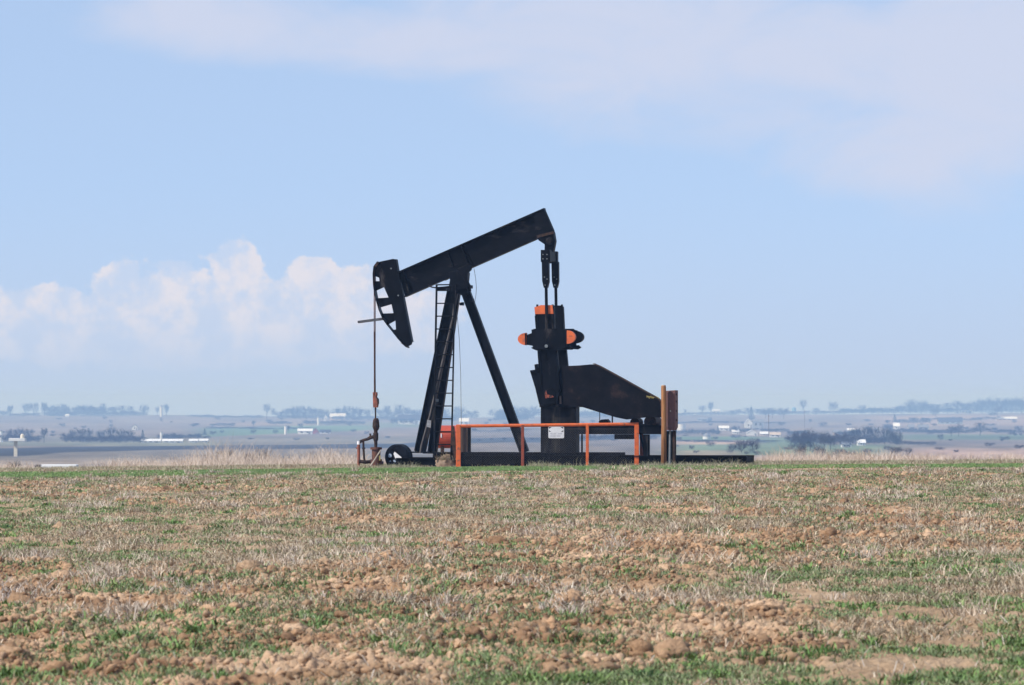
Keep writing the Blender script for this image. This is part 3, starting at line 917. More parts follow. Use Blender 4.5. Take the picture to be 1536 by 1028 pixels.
for px, yl in ((968, -0.78), (971, 0.55), (1009.5, 0.55), (1001, -0.1)):
    q = L(px, 660, yl); dk.box((q[0] - 0.06, yl, 0.31), (q[0] + 0.06, yl + 0.1, L(px, 652, yl)[2] + (0.0 if px < 1000 else 0.1)))
dk.bar(L(961, 652, 0.5), L(968, 684, -0.7), 0.05)
dk.bar((L(873, 651, -0.2)[0], -0.2, 0.3), L(873, 651, -0.2), 0.045)
dk.build('motor_deck', BLACK, pump)
hb = MB(); hb.prism(P2([(922, 651.8), (954, 651.8), (954, 659), (922, 659)], -0.6), -0.66, -0.3); hb.build('hanging_box', SKIDM, pump)
mo = MB()
a = L(947, 636, -0.3)
mo.tube([L(952, 634, -0.55), L(958, 634, 0.2)], 0.13, 18)
mo.tube([L(975, 633, -0.62), L(984, 633, 0.45)], 0.17, 20)
mo.prism(P2([(960, 636), (990, 636), (993, 640), (958, 640)], -0.4), -0.5, 0.35)
mo.build_each('motor', DARKI, pump)
eg = MB(); eg.prism(P2([(899, 632), (903, 629.5), (910, 629), (913, 632), (913.5, 637), (899, 637)], -0.1), -0.2, 0.25); eg.tube([L(899.5, 618, -0.1), L(899.6, 632, -0.1)], 0.012, 6); eg.tube([L(918.5, 620, -0.3), L(918.5, 640, -0.3)], 0.022, 6)
eg.build_each('throttle_fitting', DARKI, pump)
# thin wires
wr = MB()
wr.tube([L(711, 403, 0.1), L(713.5, 418, 0.1), L(714.6, 432, 0.1), L(714, 442, 0.1), L(712.3, 453, 0.1)], 0.007, 5)
wr.tube([L(685.5, 470, 0.4), L(689, 510, 0.4), L(691, 560, 0.4), L(692, 640, 0.4)], 0.007, 5)
wr.build_each('loose_wire', WIRE, pump)

# horsehead
hh_ = MB()
arcpts = [(561.8, 401), (560.6, 411), (561.2, 427), (562.6, 438), (565, 449.5), (569.5, 465), (575.5, 479), (581.5, 487.5), (588, 495.5), (599, 509.5), (610, 521)]
webp = [(567.6, 393.3), (589.5, 388.6), (594.5, 389.4), (597.4, 406.4), (605.3, 445.8), (618.4, 513.2), (617.5, 517), (610.5, 520.8), (599, 509.5), (588, 495.2), (594.2, 494.5), (593.4, 481), (590.5, 470), (587.5, 456.5), (583, 446.5), (576.3, 431), (569.5, 422), (569, 417), (565.5, 415.3), (560.8, 415), (561.8, 401.5)]
hh_.prism(P2(webp, 0), -0.03, 0.03)
hh_.prism(P2([(560.9, 422), (569.3, 422), (576.2, 431), (561.9, 437.4)], 0), -0.028, 0.028)
hh_.prism(P2([(563.8, 447.8), (583, 446.5), (587.4, 456.6), (571.3, 461.3)], 0), -0.028, 0.028)
hh_.prism(P2([(572.8, 470.5), (590.5, 470), (593.3, 481), (582.5, 487)], 0), -0.028, 0.028)
# right hand flange and stiffeners
for a, b_ in (((594.5, 389.4), (597.4, 406.4)), ((597.4, 406.4), (605.3, 445.8)), ((605.3, 445.8), (618.4, 513.2))):
    hh_.bar(L(*a, 0), L(*b_, 0), 0.03, 0.26)
ho = hh_.build('horsehead', BLACK, pump)
ap = MB()
n_ = len(arcpts)
vv_ = []; ff_ = []
for i, (a, b_) in enumerate(arcpts):
    for yl in (-0.17, 0.17):
        q = L(a, b_, 0); vv_.append((q[0], yl, q[2])); vv_.append((q[0] + 0.022, yl, q[2] + 0.004))
for i in range(n_ - 1):
    k = i * 4; m_ = k + 4
    ff_ += [(k, k + 2, m_ + 2, m_), (k + 1, m_ + 1, m_ + 3, k + 3), (k, m_, m_ + 1, k + 1), (k + 2, k + 3, m_ + 3, m_ + 2)]
ff_ += [(0, 1, 3, 2), (4 * n_ - 4, 4 * n_ - 2, 4 * n_ - 1, 4 * n_ - 3)]
ap.add(vv_, ff_); ap.build('curved_face', BLACK, ho)
lp = MB(); lp.prism(P2([(561.5, 402.5), (561.5, 400), (567, 392.5), (570, 393.5), (566, 400)], 0), -0.14, 0.14)
lp.prism(P2([(601.2, 514.5), (614, 520.5), (613.5, 522.3), (610.5, 521.6)], 0), -0.05, 0.05); lp.build_each('cable_hook', DARKI, ho)
ar = MB(); ar.prism(P2([(536.8, 481.5), (575.5, 476.3), (576, 480.3), (538, 485.2), (536.8, 484.4)], -0.1), -0.14, -0.06); ar.build('bracket_arm', mat('grey_black_bar', (0.07, 0.075, 0.085), (0.04, 0.04, 0.05), 8), ho)
wl = MB()
for a, b_ in ((597.8, 443.5), (587, 403)):
    q = L(a, b_, 0); wl.tube([(q[0], -0.06, q[2]), (q[0], -0.031, q[2])], 0.022, 8)
wl.build_each('bolt', GALV, ho)

# bridle, carrier bar and polished rod
for yl, dx in ((-0.09, 0.0), (0.09, 1.7)):
    cb = MB(); cb.tube([L(561.0 + dx, 402, yl), L(561.2 + dx, 440, yl), L(561.4 + dx * 0.8, 592, yl)], 0.013, 6); cb.build('bridle_cable', RUST, pump)
rd = MB(); rd.tube([L(561.6, 498, 0), L(562.6, 592, 0)], 0.024, 8); rd.tube([L(563.2, 610, 0), L(563.4, 636, 0)], 0.021, 8)
rd.build('polished_rod', DARKI, pump)
ca = MB(); ca.prism(P2([(560, 588.5), (565.5, 588.5), (565.8, 592), (564.8, 596), (566.5, 599), (567.5, 605), (566.5, 611.5), (560.5, 611.5), (560.2, 600)], 0), -0.09, 0.09)
ca.build('carrier_bar', PIPE, pump, bevel=0.01)
ca = MB(); ca.prism(P2([(565.3, 596), (567.8, 599), (568, 606), (566, 607)], 0), -0.07, 0.07); ca.prism(P2([(562.2, 612), (564.4, 612), (564.4, 614), (562.2, 614)], 0), -0.03, 0.03); ca.build('rod_clamp', DARKI, pump)

# ------------------------------------------------------------------ wellhead
def Wd(px, py, Y): return ((px - 768) / F * Y, Y, CH + (HR - py) / F * Y)


WY = 120.6 + (6.0 * 0) + 0.42
wh = empty('wellhead', Wd(564, 699, WY))
tag(wh, 'rusty wellhead with stacked valve and bent side pipe under the rod', 'wellhead')
ox = Vector(wh.location)
def H(px, py, d=0.0): return Vector(Wd(px, py, WY)) - ox + Vector((0, d, 0))
m_ = MB(); m_.tube([H(564, 627.5), H(564, 629.5), H(564, 631), H(564, 640), H(564, 643), H(564, 646)], [0.05, 0.075, 0.085, 0.10, 0.085, 0.06], 12)
m_.tube([H(559, 636), H(569, 636)], 0.04, 8); m_.tube([H(564, 630, -0.12), H(564, 630, 0.1)], 0.03, 8)
m_.build('stuffing_box', DARKI, wh)
m_ = MB(); m_.tube([H(563.6, 645), H(563.6, 649), H(563.6, 650), H(563.6, 660), H(563.6, 662), H(563.8, 674)], [0.055, 0.055, 0.075, 0.07, 0.05, 0.04], 12); m_.build('tee_valve', DARKI, wh)
m_ = MB(); m_.tube([H(562, 655), H(556, 656.5), H(551, 659), H(545, 660.5), H(541, 662.5), H(539.5, 664)], [0.05, 0.055, 0.045, 0.04, 0.045, 0.04], 10)
m_.tube([H(555.3, 651), H(555.6, 656)], 0.022, 8); m_.tube([H(554, 651.5), H(557, 651.2)], 0.018, 6)
m_.build('side_pipe', DARKI, wh)
m_ = MB(); m_.tube([H(545, 662), H(545.2, 673), H(546.2, 688), H(548, 694)], 0.032, 10)
m_.tube([H(543, 672.5), H(548, 672.5)], 0.02, 8); m_.build('down_pipe', DARKI, wh)
m_ = MB(); m_.tube([H(538, 665.5), H(538.3, 700)], 0.042, 12); m_.tube([H(534, 672.5), H(538, 672)], 0.02, 8); m_.build('riser_pipe', PIPE, wh)
m_ = MB(); m_.tube([H(538.3, 662), H(538.1, 667)], 0.048, 12); m_.build('white_collar', WHITE, wh)
m_ = MB(); m_.tube([H(564.2, 671), H(564.2, 674.5)], 0.165, 18); m_.tube([H(564.2, 674.5), H(564.2, 690)], 0.12, 16); m_.tube([H(564.2, 689), H(564.2, 700)], 0.165, 18); m_.build('casing_head', RUST, wh)
m_ = MB(); m_.tube([H(539, 692, -0.1), H(548, 693.5, -0.1), H(558, 692.5, 0), H(575, 695, 0.05)], 0.05, 8); m_.build('ground_pipe', DARKI, wh)
m_ = MB(); m_.prism([(H(568.6, 684)[0], H(568.6, 684)[2]), (H(571, 683)[0], H(571, 683)[2]), (H(571, 691)[0], H(571, 691)[2]), (H(569, 691)[0], H(569, 691)[2])], -0.20, -0.14); m_.build('yellow_tag', YEL, wh)
st = MB(); st.tube([Wd(571, 676, WY - 0.2), Wd(555.5, 699.5, WY - 0.45)], 0.020, 8)
tag(st.build('wooden_stick', STICK), 'pale wooden stick leaning against the rusty wellhead', 'stick')

# black drum lying beside the skid
YD = 121.4
dr = empty('black_drum', Wd(604, 700, YD)); tag(dr, 'black round drum with white label beside the near end of the skid', 'drum')
dr.rotation_euler = (0, 0, R(-24))
k = F / YD
m_ = MB(); rr_ = 19.3 / k
m_.tube([(0, -0.42, 0.27), (0, -0.40, 0.27), (0, -0.39, 0.27), (0, -0.12, 0.27), (0, -0.10, 0.27)], [rr_ * 0.93, rr_, rr_ * 0.985, rr_ * 0.985, rr_], 32); m_.build('drum_body', PLASTIC, dr)
m_ = MB(); m_.tube([(-0.19, -0.435, 0.31), (-0.19, -0.421, 0.31)], 0.055, 18); m_.build('bung_cap', LBLUE, dr)
m_ = MB(); m_.prism([(-0.08, 0.36), (-0.045, 0.42), (0.17, 0.26), (0.05, 0.14), (-0.02, 0.22)], -0.430, -0.422); m_.build('paper_label', WHITE, dr)
m_ = MB(); m_.prism([(-0.10, 0.16), (-0.06, 0.20), (0.0, 0.15), (-0.03, 0.12)], -0.430, -0.4215); m_.prism([(-0.22, 0.15), (-0.17, 0.18), (-0.15, 0.14)], -0.429, -0.4215); m_.build_each('paper_scrap', LBLUE, dr)

# red tank beyond the ladder
YT = 124.0
tk = empty('red_tank', Wd(674, 700, YT)); tag(tk, 'red horizontal tank behind the ladder foot', 'tank')
kk = F / YT
m_ = MB(); L2 = 19.5 / kk; r2 = 17.2 / kk; zc = (700 - 655.5) / kk
m_.tube([(-L2, 0, zc), (-L2 + 0.02, 0, zc), (-L2 + 0.07, 0, zc), (L2 - 0.07, 0, zc), (L2 - 0.02, 0, zc), (L2, 0, zc)], [r2 * 0.8, r2 * 0.93, r2, r2, r2 * 0.93, r2 * 0.8], 32)
m_.build('tank_shell', REDT, tk, smooth=False)
m_ = MB()
m_.bar((-L2 * 0.97, -r2 * 0.90, zc + r2 * 0.42), (L2 * 0.97, -r2 * 0.90, zc + r2 * 0.42), 0.02, 0.03); m_.build('seam_strap', RUST, tk)
m_ = MB()
for xx in (-0.2, 0.2): m_.box((xx - 0.05, -0.25, -0.1), (xx + 0.05, 0.25, zc - r2 * 0.85))
m_.build_each('tank_stand', DARKI, tk)
m_ = MB(); m_.tube([(-L2 + 0.03, -r2 * 0.75, zc + r2 * 0.72), (-L2 + 0.08, -r2 * 0.75, zc + r2 * 0.72)], 0.03, 8)
for xx in (-0.245, 0.1): m_.box((xx, -r2 - 0.015, zc - 0.02), (xx + 0.035, -r2 - 0.003, zc + 0.10))
m_.build_each('bright_fitting', WHITE, tk)

# brown board cabinet behind the fence corner
YB = 122.6
cbx = empty('board_cabinet', Wd(697, 700, YB)); tag(cbx, 'brown upright cabinet of narrow boards behind the orange corner post', 'cabinet')
k = F / YB
m_ = MB()
for i in range(5): m_.box((-9.5 / k + i * 0.064, -0.28, 0.30), (-9.5 / k + i * 0.064 + 0.059, 0.24, (700 - 641.5) / k))
m_.build('board_wall', PLANK, cbx)
m_ = MB(); m_.box((4.5 / k, -0.30, 0.0), (9.3 / k, 0.26, (700 - 641) / k)); m_.box((-9.5 / k, -0.26, 0.0), (4.4 / k, 0.22, 0.298)); m_.build('dark_frame', SKIDM, cbx)

# straw and dirt heap
YM = 119.9
mv = sph.copy(); nzz = fbm(mv[:, 0] * 2 + 5, mv[:, 1] * 2 + mv[:, 2] * 2, 3, 3); mv = mv * (0.7 + 0.6 * nzz[:, None]) * np.array([19 / 54, 0.3, 0.30])
q = Wd(669, 696, YM)
o = raw('dirt_mound', mv, [sphf], DIRT, None, True); o.location = (q[0], q[1] + 0.0, 0.08)
sub = o.modifiers.new('s', 'SUBSURF'); sub.levels = 2; sub.render_levels = 2
tx = bpy.data.textures.new('mound', 'CLOUDS'); tx.noise_scale = 0.08
dm = o.modifiers.new('d', 'DISPLACE'); dm.texture = tx; dm.strength = 0.10; dm.mid_level = 0.5
tag(o, 'tan heap of dirt and straw in front of the red tank', 'dirt heap')
n = 40
px = rng.normal(670, 8, n); x = (px - 768) / F * YM; y = rng.uniform(119.5, 120.1, n)
nb = 12
X_ = np.repeat(x, nb) + rng.normal(0, 0.04, n * nb); Y2 = np.repeat(y, nb)
base = np.stack([X_, Y2, np.full(n * nb, 0.2)], 1)
g = pick(n * nb, (0.45, 0.36, 0.25), (0.22, 0.18, 0.12), (0.12, 0.14, 0.08))
blades('dry_weeds', base, rng.uniform(0.05, 0.40, n * nb) * rng.uniform(0.3, 1, n * nb), rng.uniform(0, 6.28, n * nb), rng.uniform(0.3, 1.6, n * nb), np.full(n * nb, 0.010), g)

# ------------------------------------------------------------------ orange guard fence
YFN = 118.9
fk = F / YFN
fx0 = (684 - 768) / fk; fx1 = (958.5 - 768) / fk
fence = empty('guard_fence', ((821 - 768) / fk, YFN, 0)); tag(fence, 'orange pipe guard fence with wire mesh in front of the pump', 'fence')
fox = (821 - 768) / fk
def G(px): return (px - 768) / fk - fox
def gz(py): return CH + (HR - py) / fk
ang = R(-8)
for px, wd, mt in ((687.5, 7.0, ORANGE), (784, 4.4, ORDARK), (881, 4.4, ORANGE), (955, 6.6, ORANGE)):
    m_ = MB(); m_.box((G(px) - wd / 2 / fk, -0.05, -0.15), (G(px) + wd / 2 / fk, 0.05, gz(637.5)))
    m_.build('post', mt, fence, bevel=0.008)
m_ = MB(); m_.tube([(G(684.5), 0, gz(639.5)), (G(958), 0, gz(636.2))], 2.5 / fk, 14); m_.build('top_rail', ORANGE, fence)
# returns of the fence running back from both corners
m_ = MB(); m_.tube([(G(955), 0.05, gz(637)), (G(966), 2.0, gz(638.5))], 2.3 / fk, 12); m_.build('side_rail', ORDARK, fence)
m_ = MB(); m_.box((G(962), 1.35, 0.0), (G(967), 1.45, gz(639))); m_.build('post', ORDARK, fence)
m_ = MB()
for (a, b_) in ((691.5, 781.8), (786.2, 878.8), (883.2, 951.5)):
    m_ = MB()
    xa, xb = G(a), G(b_); za, zb = gz(697), gz(643.5)
    s_ = 0.065; wd = 0.0011
    c = xa - (zb - za)
    while c < xb:
        for sg in (1, -1):
            # line x = c + sg*(z-za) (or mirrored)
            p0 = (c, za) if sg == 1 else (c, zb); p1 = (c + (zb - za), zb) if sg == 1 else (c + (zb - za), za)
            t0_ = max(0, (xa - p0[0]) / (p1[0] - p0[0])); t1_ = min(1, (xb - p0[0]) / (p1[0] - p0[0]))
            if t1_ > t0_:
                A = (p0[0] + (p1[0] - p0[0]) * t0_, 0.0, p0[1] + (p1[1] - p0[1]) * t0_); B = (p0[0] + (p1[0] - p0[0]) * t1_, 0.0, p0[1] + (p1[1] - p0[1]) * t1_)
                m_.bar(A, B, wd * 2, wd * 2)
        c += s_
    m_.bar((xa, 0, zb), (xb, 0, zb), 0.006, 0.006)
    m_.build('wire_mesh', WIRE, fence)
# sign wired to the mesh: white oval on dark corners, two lines of faded print
sg = empty('warning_sign', ((834 - 768) / fk, YFN - 0.02, gz(649)))
tag(sg, 'small white warning sign wired to the orange fence', 'sign')
def SG(px, py): return ((px - 834) / fk, (649 - py) / fk)
m_ = MB()
cor = []
for (cx_, cz_, a0) in ((844.3, 642, 0), (824.3, 642, 90), (824.3, 655.8, 180), (844.3, 655.8, 270)):
    for t_ in (0, 30, 60, 90):
        a_ = R(a0 + t_); cor.append(SG(cx_ + 1.8 * math.cos(a_), cz_ - 1.8 * math.sin(a_)))
m_.prism(cor, -0.012, -0.006); m_.build('sign_board', WHITE, sg)
m_ = MB()
for pts in ([(823.4, 640.8), (827.5, 640.8), (823.6, 643.4)], [(844.8, 640.8), (840.6, 640.8), (844.6, 643.4)], [(823.4, 645.6), (826.5, 647.8), (823.6, 647.9)], [(844.8, 645.6), (841.6, 647.8), (844.7, 647.9)]):
    m_.prism([SG(*p) for p in pts], -0.0145, -0.0125)
m_.build_each('dark_corner', SKIDM, sg)
m_ = MB()
for (a, b_, z_) in ((825.6, 828.2, 650.8), (830.4, 833.6, 650.8), (837.4, 842.6, 650.8), (825.6, 829, 654.3), (829.8, 834, 654.3), (835, 840.8, 654.3)):
    xx = a
    while xx < b_:
        m_.prism([SG(xx, z_ - 0.8), SG(xx + 0.42, z_ - 0.8), SG(xx + 0.42, z_ + 0.8), SG(xx, z_ + 0.8)], -0.0145, -0.0125); xx += 0.85
m_.build('faded_lettering', GREYT, sg)

# ------------------------------------------------------------------ posts and control cabinet at the right
YP = 118.3; k = F / YP
wp = empty('wooden_post', ((995.5 - 768) / k, YP, 0)); tag(wp, 'tall brown wooden post beside the red-brown control cabinet', 'post')
m_ = MB(); r_ = 3.9 / k
hz = (701.5 - 579) / k
m_.tube([(0, 0, -0.3), (0.005, 0, hz * 0.5), (-0.004, 0, hz - 0.03), (-0.004, 0, hz)], [r_ * 1.05, r_, r_ * 0.96, r_ * 0.86], 16)
m_.build('post_shaft', WOOD, wp, smooth=True)
m_ = MB(); m_.tube([(-0.004, 0, hz + 0.001), (-0.004, 0, hz + 0.02)], [r_ * 0.84, r_ * 0.7], 16); m_.build('sawn_top', STICK, wp)
ccab = empty('control_cabinet', ((1008 - 768) / k, YP + 0.25, 0)); tag(ccab, 'red-brown metal control cabinet on a grey conduit and dark post', 'cabinet')
ccab.rotation_euler = (0, 0, R(-20))
def cz(py): return CH + (HR - py) / k
m_ = MB(); m_.prism([(-0.155, cz(646)), (0.10, cz(646)), (0.145, cz(641)), (0.145, cz(585.5)), (-0.155, cz(586.5))], -0.13, 0.13); m_.build('cabinet_box', CABM, ccab, bevel=0.012)
m_ = MB(); m_.prism([(-0.125, cz(642)), (0.105, cz(642)), (0.115, cz(638)), (0.115, cz(589)), (-0.125, cz(589))], -0.143, -0.131); m_.build('cabinet_door', CABM, ccab, bevel=0.004)
m_ = MB()
for py in (593, 604, 618, 632): m_.tube([(0.152, -0.05, cz(py)), (0.152, -0.05, cz(py - 3))], 0.018, 8)
m_.build_each('hinge', DARKI, ccab)
m_ = MB(); m_.box((0.0, -0.155, cz(618)), (0.03, -0.144, cz(615.5))); m_.build('latch', STICK, ccab)
m_ = MB(); m_.tube([(-0.055, -0.02, -0.3), (-0.045, 0, cz(646.2))], 0.032, 12); m_.build('conduit', GALV, ccab)
m_ = MB(); m_.box((0.02, 0.02, -0.3), (0.10, 0.10, cz(646.2))); m_.build('support_post', DARKI, ccab)

# ------------------------------------------------------------------ trees
def mulcol(c, k): return tuple(a * k for a in c)


def bare_tree(seed, wr=0.62, dens=1.0, trunk_h=0.28, low=0.2):
    """unit-height leafless tree: returns (trunk verts/faces, crown verts/faces)"""
    rg = np.random.default_rng(seed); rd_ = random.Random(seed)
    tm = MB()
    lean = rg.uniform(-0.03, 0.03)
    tm.tube([(0, 0, -0.03), (lean * 0.5, 0, trunk_h * 0.5), (lean, 0, trunk_h), (lean * 1.5, 0, trunk_h + 0.2)], [0.024, 0.019, 0.015, 0.008], 6)
    cm = MB(); ends = []
    nl = rd_.randint(6, 9)
    for i in range(nl):
        a = 2 * math.pi * i / nl + rd_.uniform(-0.4, 0.4)
        z0 = rd_.uniform(trunk_h * 0.7, trunk_h + 0.2)
        rr = wr * 0.5 * rd_.uniform(0.35, 0.8)
        p0 = Vector((lean, 0, z0)); p2 = Vector((math.cos(a) * rr + lean, math.sin(a) * rr, z0 + rd_.uniform(0.15, 0.5) * (1 - z0) * 1.3))
        p1 = (p0 + p2) / 2 + Vector((0, 0, 0.05))
        cm.tube([p0, p1, p2], [0.010, 0.007, 0.004], 5, False)
        for j in range(6):
            b = a + rd_.uniform(-1.1, 1.1); s0 = p1.lerp(p2, rd_.uniform(0, 1))
            e = s0 + Vector((math.cos(b) * wr * 0.22 * rd_.random(), math.sin(b) * wr * 0.22 * rd_.random(), rd_.uniform(0.05, 0.24)))
            e.z = min(e.z, 0.97)
            cm.tube([s0, e], [0.0045, 0.002], 4, False); ends.append((s0, e))
    v, f = cm.v, cm.f
    v = list(v); f = list(f)
    nt_ = int(2600 * dens)
    lob = []
    for s0, e in rd_.sample(ends, 12): lob.append((e.x, e.y, rd_.uniform(low + 0.14, 0.86), rd_.uniform(0.10, 0.19)))
    for i in range(nt_):
        if i % 3 == 0:
            s0, e = ends[rd_.randrange(len(ends))]; p = s0.lerp(e, rd_.uniform(0.1, 1.2))
        else:
            l = lob[rd_.randrange(len(lob))]; g3 = rg.normal(size=3) * 0.62
            p = Vector((l[0] + g3[0] * l[3] * wr * 1.7, l[1] + g3[1] * l[3] * wr * 1.7, l[2] + g3[2] * l[3] * 1.25))
        d = Vector((rg.normal(), rg.normal(), abs(rg.normal()) * 0.9 + 0.15)).normalized()
        q = p + d * rd_.uniform(0.03, 0.10)
        rad = math.hypot(q.x, q.y)
        lim_ = wr * 0.5 * (0.62 + 0.38 * math.sin(math.pi * min(max((q.z - low) / (1.02 - low), 0), 1)))
        if rad > lim_ or q.z > 1 or q.z < low: continue
        w_ = Vector((rg.normal(), rg.normal(), rg.normal())).cross(d).normalized() * 0.0034
        k_ = len(v); v += [tuple(p - w_), tuple(p + w_), tuple(q + w_ * 0.4), tuple(q - w_ * 0.4)]; f.append((k_, k_ + 1, k_ + 2, k_ + 3))
    return (tm.v, tm.f), (v, f)


def leafy(seed, wr=0.9, base=0.05, n=1500, cone=False, size=0.05):
    """unit-height crown of many small leaf clumps gathered in uneven lobes"""
    rg = np.random.default_rng(seed)
    lob = [(rg.uniform(-0.3, 0.3) * wr, rg.uniform(-0.3, 0.3) * wr, rg.uniform(base + 0.25, 0.78), rg.uniform(0.16, 0.26)) for _ in range(9)]
    v = []; f = []
    for i in range(n):
        if cone:
            z = base + (1 - base) * rg.random() ** 1.4; r_ = wr * 0.5 * (1 - z) * math.sqrt(rg.random()) * (0.8 + 0.4 * rg.random()) + 0.02; a = rg.uniform(0, 6.28)
            p = np.array([math.cos(a) * r_, math.sin(a) * r_, z])
        else:
            l = lob[rg.integers(len(lob))]; d = rg.normal(size=3); d /= np.linalg.norm(d)
            p = np.array(l[:3]) + d * l[3] * rg.uniform(0.5, 1.05) * np.array([wr, wr, 1])
            if p[2] < base or p[2] > 1: continue
        t1 = rg.normal(size=3); t1 /= np.linalg.norm(t1); t2 = np.cross(t1, rg.normal(size=3)); t2 /= np.linalg.norm(t2)
        s_ = size * rg.uniform(0.5, 1.0)
        k_ = len(v); v += [tuple(p), tuple(p + t1 * s_), tuple(p + t1 * s_ * 0.5 + t2 * s_ * 0.6)]; f.append((k_, k_ + 1, k_ + 2))
    tm = MB(); tm.tube([(0, 0, -0.03), (0, 0, 0.5)], [0.03, 0.015], 6)
    return (tm.v, tm.f), (v, f)


BARK = mat('bark', (0.075, 0.06, 0.055), (0.05, 0.04, 0.04), 3)
TW = {'grey': mat('grey_twigs', (0.045, 0.04, 0.045), (0.03, 0.027, 0.032), 2), 'purple': mat('purplish_twigs', (0.035, 0.028, 0.04), (0.022, 0.018, 0.028), 2),
      'dark': mat('dark_twigs', (0.010, 0.011, 0.016), (0.006, 0.007, 0.011), 2), 'green': mat('evergreen_needles', (0.010, 0.022, 0.016), (0.006, 0.014, 0.012), 2),
      'olive': mat('budding_twigs', (0.20, 0.18, 0.07), (0.12, 0.11, 0.06), 2)}
SHAPES = {'round': [bare_tree(1, 0.85, 1.1), bare_tree(2, 0.95, 1.2), bare_tree(3, 0.75, 1.0)], 'tall': [bare_tree(4, 0.5, 0.8), bare_tree(5, 0.42, 0.8)],
          'wide': [bare_tree(6, 1.4, 1.5, 0.22, 0.12), bare_tree(7, 1.3, 1.5, 0.2, 0.1)], 'thin': [bare_tree(8, 0.6, 0.45, 0.35, 0.35)],
          'bush': [bare_tree(9, 1.7, 2.6, 0.08, 0.02), bare_tree(10, 1.5, 2.4, 0.06, 0.02)], 'fir': [leafy(11, 0.55, 0.06, 1500, True)], 'shrub': [leafy(12, 1.1, 0.02, 1800), leafy(13, 1.2, 0.02, 1800)]}
CACHE = {}


def mesh_of(key, vf, m):
    if key not in CACHE:
        me = bpy.data.meshes.new(key[0]); me.from_pydata(vf[0], [], vf[1]); me.materials.append(m); me.update(); CACHE[key] = me
    return CACHE[key]


tcount = 0


def tree(px, base_row, top_row, wpx, shape, tone, label, group=None, name='bare_tree', cat='tree', Y=None):
    """one tree: trunk and crown parts, at its own distance"""
    global tcount
    tcount += 1
    if Y is None: x, y, z = far(px, base_row)
    else: y = Y; x = (px - 768) / F * y; z = CH + (HR - base_row) / F * y
    h = (base_row - top_row + (2.2 if base_row < 629 else 0)) / F * y
    alts = SHAPES[shape]; i = tcount % len(alts); tr, cr_ = alts[i]
    vs = np.array(cr_[0]); natural = vs[:, 0].max() - vs[:, 0].min()
    wd = wpx / F * y / natural
    e = empty(name, (x, y, z), random.uniform(0, 6.28) if abs(wd / h - 1) < 0.25 else random.choice((0, math.pi)))
    e.scale = (wd, max(wd, h * 0.7), h)
    if shape not in ('bush', 'shrub'):
        o = bpy.data.objects.new('trunk', mesh_of(('trunk', shape, i), tr, BARK)); C.objects.link(o); o.parent = e
    o = bpy.data.objects.new('crown', mesh_of(('crown', shape, i, tone), cr_, TW[tone])); C.objects.link(o); o.parent = e
    tag(e, label, cat, group)
    return e


def woods(name, items, tone, label=None):
    """a far-off belt of trees that reads as one mass"""
    V_, F_ = [], []; k = 0
    for (px, base_row, top_row, wpx, shape) in items:
        x, y, z = far(px, base_row); h = (base_row - top_row) / F * y
        tr, cr_ = random.choice(SHAPES[shape]); a = np.array(cr_[0]); nat = a[:, 0].max() - a[:, 0].min()
        s_ = random.choice((-1, 1))
        a = a * np.array([s_ * wpx / F * y / nat, wpx / F * y / nat, h]) + np.array([x, y, z])
        V_.append(a); F_ += [tuple(i + k for i in q) for q in cr_[1]]; k += len(a)
    me = bpy.data.meshes.new(name); me.from_pydata(np.concatenate(V_).tolist(), [], F_); me.materials.append(TW[tone]); me.update()
    o = bpy.data.objects.new(name, me); C.objects.link(o)
    return tag(o, label, None, None, 'stuff')


def belt(px0, px1, base, top, step, shape='bush', jit=2.0):
    out = []; p = px0
    while p < px1:
        t_ = (p - px0) / max(px1 - px0, 1)
        b = base[0] + (base[1] - base[0]) * t_ if isinstance(base, tuple) else base
        tp = top[0] + (top[1] - top[0]) * t_ if isinstance(top, tuple) else top
        out.append((p + random.uniform(-1, 1), b + random.uniform(-0.4, 0.4), tp + random.uniform(-jit, jit) * 0.5, step * random.uniform(1.6, 2.4), shape)); p += step
    return out


random.seed(21)
RB = 624.3
# --- skyline trees, left third
tree(15, 625.5, 608, 12, 'tall', 'grey', 'small bare tree alone at the left end of the skyline')
tree(6, 625, 617, 22, 'bush', 'grey', 'low hazy shrub left of the first skyline tree', cat='shrub', name='skyline_shrub')
for px, tp, wd in ((38, 605, 17), (50, 604, 18)): tree(px, RB, tp, wd, 'round', 'grey', 'one of two broad bare trees side by side on the left skyline', 'pair of broad skyline trees')
tree(67, RB, 603, 12, 'tall', 'grey', 'tall upright bare tree right of the pair of broad skyline trees')
for px, tp, wd in ((82, 608, 16), (93, 606, 18), (101, 609, 12)): tree(px, RB, tp, wd, 'round', 'grey', 'bare tree of the clump beside the tall upright tree', 'first skyline clump')
for px, tp, wd in ((112, 611, 14), (122, 608, 18), (134, 608, 20), (143, 611, 12)): tree(px, RB, tp, wd, 'round', 'grey', 'bare tree of the second skyline clump, before the forked tree', 'second skyline clump')
tree(155, RB + 0.4, 605.5, 14, 'thin', 'grey', 'open forked bare tree standing free on the left skyline')
for px, tp, wd in ((171, 611, 14), (183, 609, 18), (196, 610, 15)): tree(px, RB, tp, wd, 'thin', 'grey', 'pale see-through bare tree between the forked tree and the round tree', 'pale skyline trees')
tree(216, RB + 0.3, 607.5, 19, 'round', 'grey', 'round dense bare tree just left of the white skyline silo')
tree(249, RB + 0.3, 607.5, 11, 'tall', 'dark', 'dark narrow tree touching the white skyline silo')
tree(236, RB + 0.3, 611, 10, 'thin', 'grey', 'thin faint tree immediately left of the white skyline silo')
